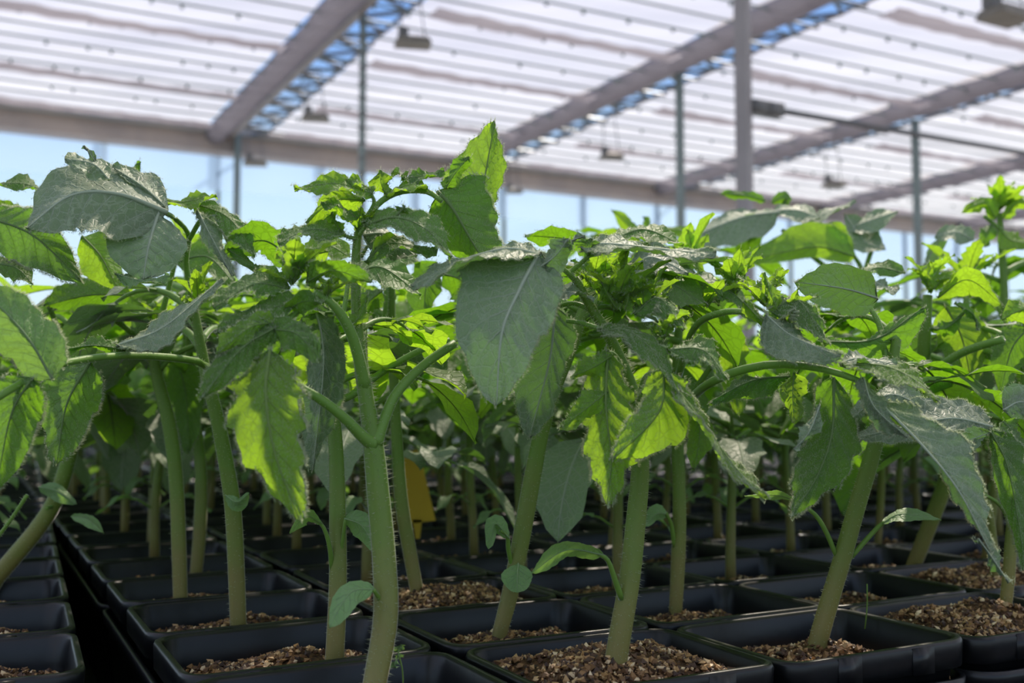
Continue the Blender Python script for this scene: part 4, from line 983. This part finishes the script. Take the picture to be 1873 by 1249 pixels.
# leaves standing above the right hand rows
hero('seedling crown carrying one large bright green notched leaf above the right rows', (1607, 1000, .82), [
 ('fill', (1600,640,.77), (1572,520,.75), (0,190), .10, 7),
 ('stem', [(1605,1008,.82,7),(1612,860,.81,7.5),(1600,640,.77,7),(1572,520,.75,6)], 100),
 ('leaf', [[(1572,520,0.750,6),(1574,490,0.745,5),(1562,468,0.740,4)]], [
   L([(1566,470,0.735),(1500,452,0.730),(1430,462,0.728),(1352,482,0.726)], 22, 46, .002, .008, 'young', 'heart', 2, .12, 6),
   L([(1552,462,0.740),(1535,430,0.738),(1512,408,0.738)], 18, 18, .003, .003, 'young', 'cot', 0, 0)]),
 ('leaf', [[(1570,530,0.750,5),(1500,480,0.750,5),(1430,420,0.750,4)]], [
   L([(1425,388,0.750),(1350,400,0.744),(1245,442,0.738)], 48, 16, -.014, .030, 'mature', 'leaf', 3, .12, 5),
   L([(1415,385,0.760),(1460,385,0.756),(1500,400,0.752)], 14, 22, .02, -.012, 'mature', 'leaf', 3, .2, 5),
   L([(1400,395,0.750),(1375,430,0.754),(1360,480,0.756)], 24, 34, .004, .006, 'green', 'leaf', 2, .1),
   L([(1400,368,0.780),(1350,356,0.780),(1318,356,0.780)], 8, 10, .004, .004, 'green', 'leaf', 1, .1),
   L([(1410,372,0.780),(1440,362,0.780),(1425,385,0.780)], 12, 10, .004, .004, 'green', 'leaf', 1, .1)]),
 ('leaf', [[(1574,520,0.750,5),(1590,470,0.760,5),(1600,440,0.770,4)]], [
   L([(1545,392,0.770),(1580,440,0.762),(1620,455,0.756)], 34, 20, .012, -.010, 'mature', 'leaf', 2, .1, 5),
   L([(1545,420,0.770),(1600,400,0.766),(1642,386,0.762)], 14, 22, .012, -.010, 'mature', 'leaf', 2, .1, 5),
   L([(1470,410,0.770),(1510,390,0.770),(1565,366,0.770)], 6, 9, .012, -.010, 'mature', 'leaf', 2, .1, 5),
   L([(1690,500,0.750),(1700,470,0.750),(1728,425,0.750)], 8, 22, .004, .010, 'mature', 'leaf', 1, .1, 5)]),
])
hero('bright yellow green seedling crown at the upper right edge, standing tallest there', (1805, 1020, .76), [
 ('fill', (1832,700,.75), (1838,480,.74), (-20,200), .10, 8),
 ('stem', [(1803,1026,.76,9),(1830,800,.75,9),(1838,600,.74,8),(1832,450,.74,7),(1828,390,.74,5)], 100),
 ('tip', (1828,385,.74,.028,10)),
 ('leaf', [[(1830,420,.74,4),(1800,395,.735,4)]], [
   L([(1822,400,.735),(1800,372,.73),(1760,390,.73)], 14, 16, .006, .006, 'young', 'leaf', 4, .2),
   L([(1826,385,.74),(1822,362,.74),(1832,342,.74)], 10, 10, .004, .004, 'green', 'leaf', 3, .2),
   L([(1835,400,.735),(1855,375,.73),(1885,368,.73)], 14, 14, .006, .006, 'young', 'leaf', 3, .2),
   L([(1830,420,.73),(1850,440,.725),(1890,445,.72)], 18, 22, .01, -.004, 'young', 'leaf', 3, .2),
   L([(1815,410,.735),(1806,430,.73),(1800,452,.73)], 16, 16, .004, .004, 'green', 'leaf', 3, .2),
   L([(1780,440,.72),(1750,425,.715),(1710,432,.71)], 18, 18, -.01, .01, 'mature', 'leaf', 3, .1)]),
])
hero('small seedling whose single bright leaf sticks up left of the thick post', (1118, 1003, .815), [
 ('fill', (1150,700,.81), (1172,470,.81), (-20,200), .10, 8),
 ('stem', [(1118,1008,.815,8),(1140,800,.815,8),(1168,600,.81,7),(1172,440,.81,4)], 60),
 ('leaf', [], [L([(1170,436,0.810),(1148,412,0.810),(1118,384,0.810)], 12, 14, .004, .004, 'young', 'leaf', 0, 0),
   L([(1172,440,0.810),(1130,428,0.810),(1080,430,0.810)], 8, 10, .006, -.004, 'young', 'leaf', 1, .1),
   L([(1180,432,0.820),(1184,410,0.820),(1176,396,0.820)], 6, 8, .004, .004, 'green', 'leaf', 1, .1),
   L([(1175,440,0.810),(1220,420,0.810),(1275,425,0.810)], 10, 14, .006, -.004, 'young', 'leaf', 2, .2)])])
# yellow card between the pots
b = MB(); q = [P(738, 828, .80), P(766, 822, .80), P(797, 952, .80), P(742, 958, .80)]
cn = Vector((0, .0008, 0)); vs = [p-cn for p in q]+[p+cn for p in q]
b.add(vs, [(0, 1, 2, 3), (7, 6, 5, 4), (0, 4, 5, 1), (1, 5, 6, 2), (2, 6, 7, 3), (3, 7, 4, 0)])
q2 = [P(755, 950, .80), P(772, 950, .80), P(768, 985, .80), P(760, 985, .80)]
b.add([p-cn for p in q2]+[p+cn for p in q2], [(0, 1, 2, 3), (7, 6, 5, 4), (0, 4, 5, 1), (1, 5, 6, 2), (2, 6, 7, 3), (3, 7, 4, 0)])
o = b.build('plant_label', M['card'], origin=tuple(P(765, 950, .80)), smooth=False); tag(o, 'yellow sticky card standing among the pots behind the forked seedling', 'card')
# ------------------------------------------------------------------ the rows behind
PR = {}
for s_ in range(9): PR[('mid', s_)] = seedling(100+s_, 2)
for s_ in range(5): PR[('far', s_)] = seedling(200+s_, 1 if s_ < 3 else 0)
herospots = [(0,0),(1,0),(2,0),(3,0),(0,1),(1,1),(2,1),(0,2),(1,2),(0,3),(0,4),(4,1),(4,2),(5,3),(5,2),(3,4),(3,1)]
used = set(); rr = random.Random(5); np_ = 0; far = []
for n_, (p, yaw, tr_, i, j) in enumerate(spots):
    if tr_ == 'R' and (i, j) in herospots: continue
    if tr_ == 'L' and (i, j) in ((0, -2), (0, -1), (0, 0), (0, 1), (0, 2), (1, -2), (1, -1), (1, 0), (1, 1)): continue
    if p.y < .56: continue
    if (p.y > 1.5 and rr.random() < .45) or 2.1 < p.y < 3.0: continue
    if n_ >= 290 or p.y > 2.6: far.append((p, n_)); continue
    kind = 'mid' if p.y < 1.15 else 'far'; k = rr.randrange(9 if kind == 'mid' else (3 if p.y < 1.9 else 5)); src = PR[(kind, k)]
    px, _ = proj((p.x, p.y, ZC))
    if kind == 'far': lab, grp = 'small blurred seedling standing far back in the rows', 'seedlings of the far rows'
    elif tr_ == 'L': lab, grp = 'leafy seedling in the left hand tray, behind the bent stem', 'seedlings of the left tray'
    else: lab, grp = 'leafy seedling in the middle rows behind the front pots', 'seedlings of the middle rows'
    jx, jy = rr.uniform(-.012, .012), rr.uniform(-.010, .010)
    # crowns stay lower where the photograph shows open sky behind
    top = 375 if px < 300 else (400 if px < 700 else (445 if px < 1120 else (425 if px < 1300 else 400)))
    if p.y < .72: top += 50
    hmax = .10 + (755-top)/F*p.y
    sc_ = min(1.02, hmax/.205)*rr.uniform(.86, 1.0) if p.y < 1.0 else min(rr.uniform(.88, 1.1), 1.1)
    c = link_copy(src, (p.x+jx, p.y+jy, ZR-.006), rr.uniform(0, 6.28), sc_, lab, 'seedling', grp); np_ += 1
for src in PR.values():
    for ch in list(src.children): bpy.data.objects.remove(ch)
    bpy.data.objects.remove(src)
# farthest seedlings, too many and too blurred to count
bs = MB(); bl = MB()
for p, n_ in far:
    h = rr.uniform(.15, .20); q = Vector((p.x+rr.uniform(-.01, .01), p.y, ZR)); tp = q+Vector((rr.uniform(-.015, .015), 0, h)); bs.tube([q, (q+tp)/2, tp], [.004, .0035, .002], 4, 0)
    for k in range(13):
        az = k*2.4+n_; el = rr.uniform(-.5, .7); hd = Vector((math.cos(az), math.sin(az), 0)); z = rr.uniform(.45, 1.0)*h
        b0 = q+(tp-q)*(z/h)+hd*rr.uniform(.0, .03); L_ = rr.uniform(.03, .055); d = (hd+Vector((0, 0, el))).normalized(); sd = d.cross(Vector((0, 0, 1))).normalized()*L_*.28
        dz = Vector((0, 0, -L_*.3)); bl.add([b0, b0+d*L_*.4+sd, b0+d*L_*.4-sd, b0+d*L_+dz, b0+d*L_*.45+Vector((0, 0, .004))], [(0, 4, 1), (0, 2, 4), (4, 3, 1), (4, 2, 3)], 0, [(0, 0), (1, .4), (-1, .4), (0, 1), (0, .4)])
t = thing('distant_seedlings', 'blurred mass of green seedlings filling the far rows', 'seedlings', (0, 3, ZR)); t['kind'] = 'stuff'
if far:
    o = bs.build('stems', M['stem'], t, origin=(0, 3, ZR)); o['kind'] = 'stuff'; o = bl.build('foliage', [M['green']], t, origin=(0, 3, ZR)); o['kind'] = 'stuff'
# flowering plants at the far end
def flowers(x, y, d, m, label, n=16, s=.05):
    c = P(x, y, d); t = thing('flowering_plant', label, 'flower', Vector((c.x, c.y, c.z-.12)))
    b = MB(); b2 = MB(); r2 = random.Random(x)
    for k in range(n):
        p = c+Vector((r2.gauss(0, s), r2.gauss(0, s), r2.gauss(0, s*.4))); b2.tube([Vector((c.x, c.y, c.z-.12)), p], [.002, .001], 4, 0)
        for q in range(7):
            g = q*2*PI/7; v = Vector((math.cos(g), -.3, math.sin(g)))*.016; w_ = Vector((-math.sin(g), 0, math.cos(g)))*.006
            b.add([p, p+v*.7+w_, p+v, p+v*.7-w_], [(0, 1, 2, 3)])
    b2.build('stem', M['petiole'], t, origin=t.location); b.build('petals', m, t, origin=t.location)
flowers(785, 742, 3.7, M['yellow'], 'yellow orange flowers glowing far behind the forked seedling')
flowers(165, 770, 3.7, M['orange'], 'orange flowers far back at the left, low between the stems', 22)
flowers(930, 745, 3.7, M['yellow'], 'small yellow flowers far back, left of centre slanting stem', 8, .03)
b = MB()
for pts in ([(1582,1150,.50,1.4),(1586,1110,.50,1.2),(1586,1068,.50,.4)],): tubepx(b, pts, 8, 5, 0)
o = b.build('grass_blade', [M['petiole']], origin=tuple(P(1582,1150,.50))); tag(o, 'thin green grass blade in the pot right of the leaning stem', 'grass')
og = P(735, 1245, .385); t = thing('weed_sprout', 'tiny pale sprout beside the base of the forked seedling', 'sprout', og)
b = MB(); tubepx(b, [(738,1262,.385,1.2),(736,1225,.385,1),(730,1200,.385,.8)], 8, 5, 0); b.build('stem', M['petiole'], t, origin=og)
for q in ([(730,1202,.385),(728,1192,.384),(734,1178,.384)], [(730,1202,.385),(722,1212,.384),(724,1222,.384)]): add_leaflet(L(q, 4, 4, .001, .001, 'cot', 'cot', 0, 0, 0), t, og, 'leaf')
print('PLANTS', np_, 'FAR', len(far), 'POTS', len(ind), 'SPOTS', len(spots))
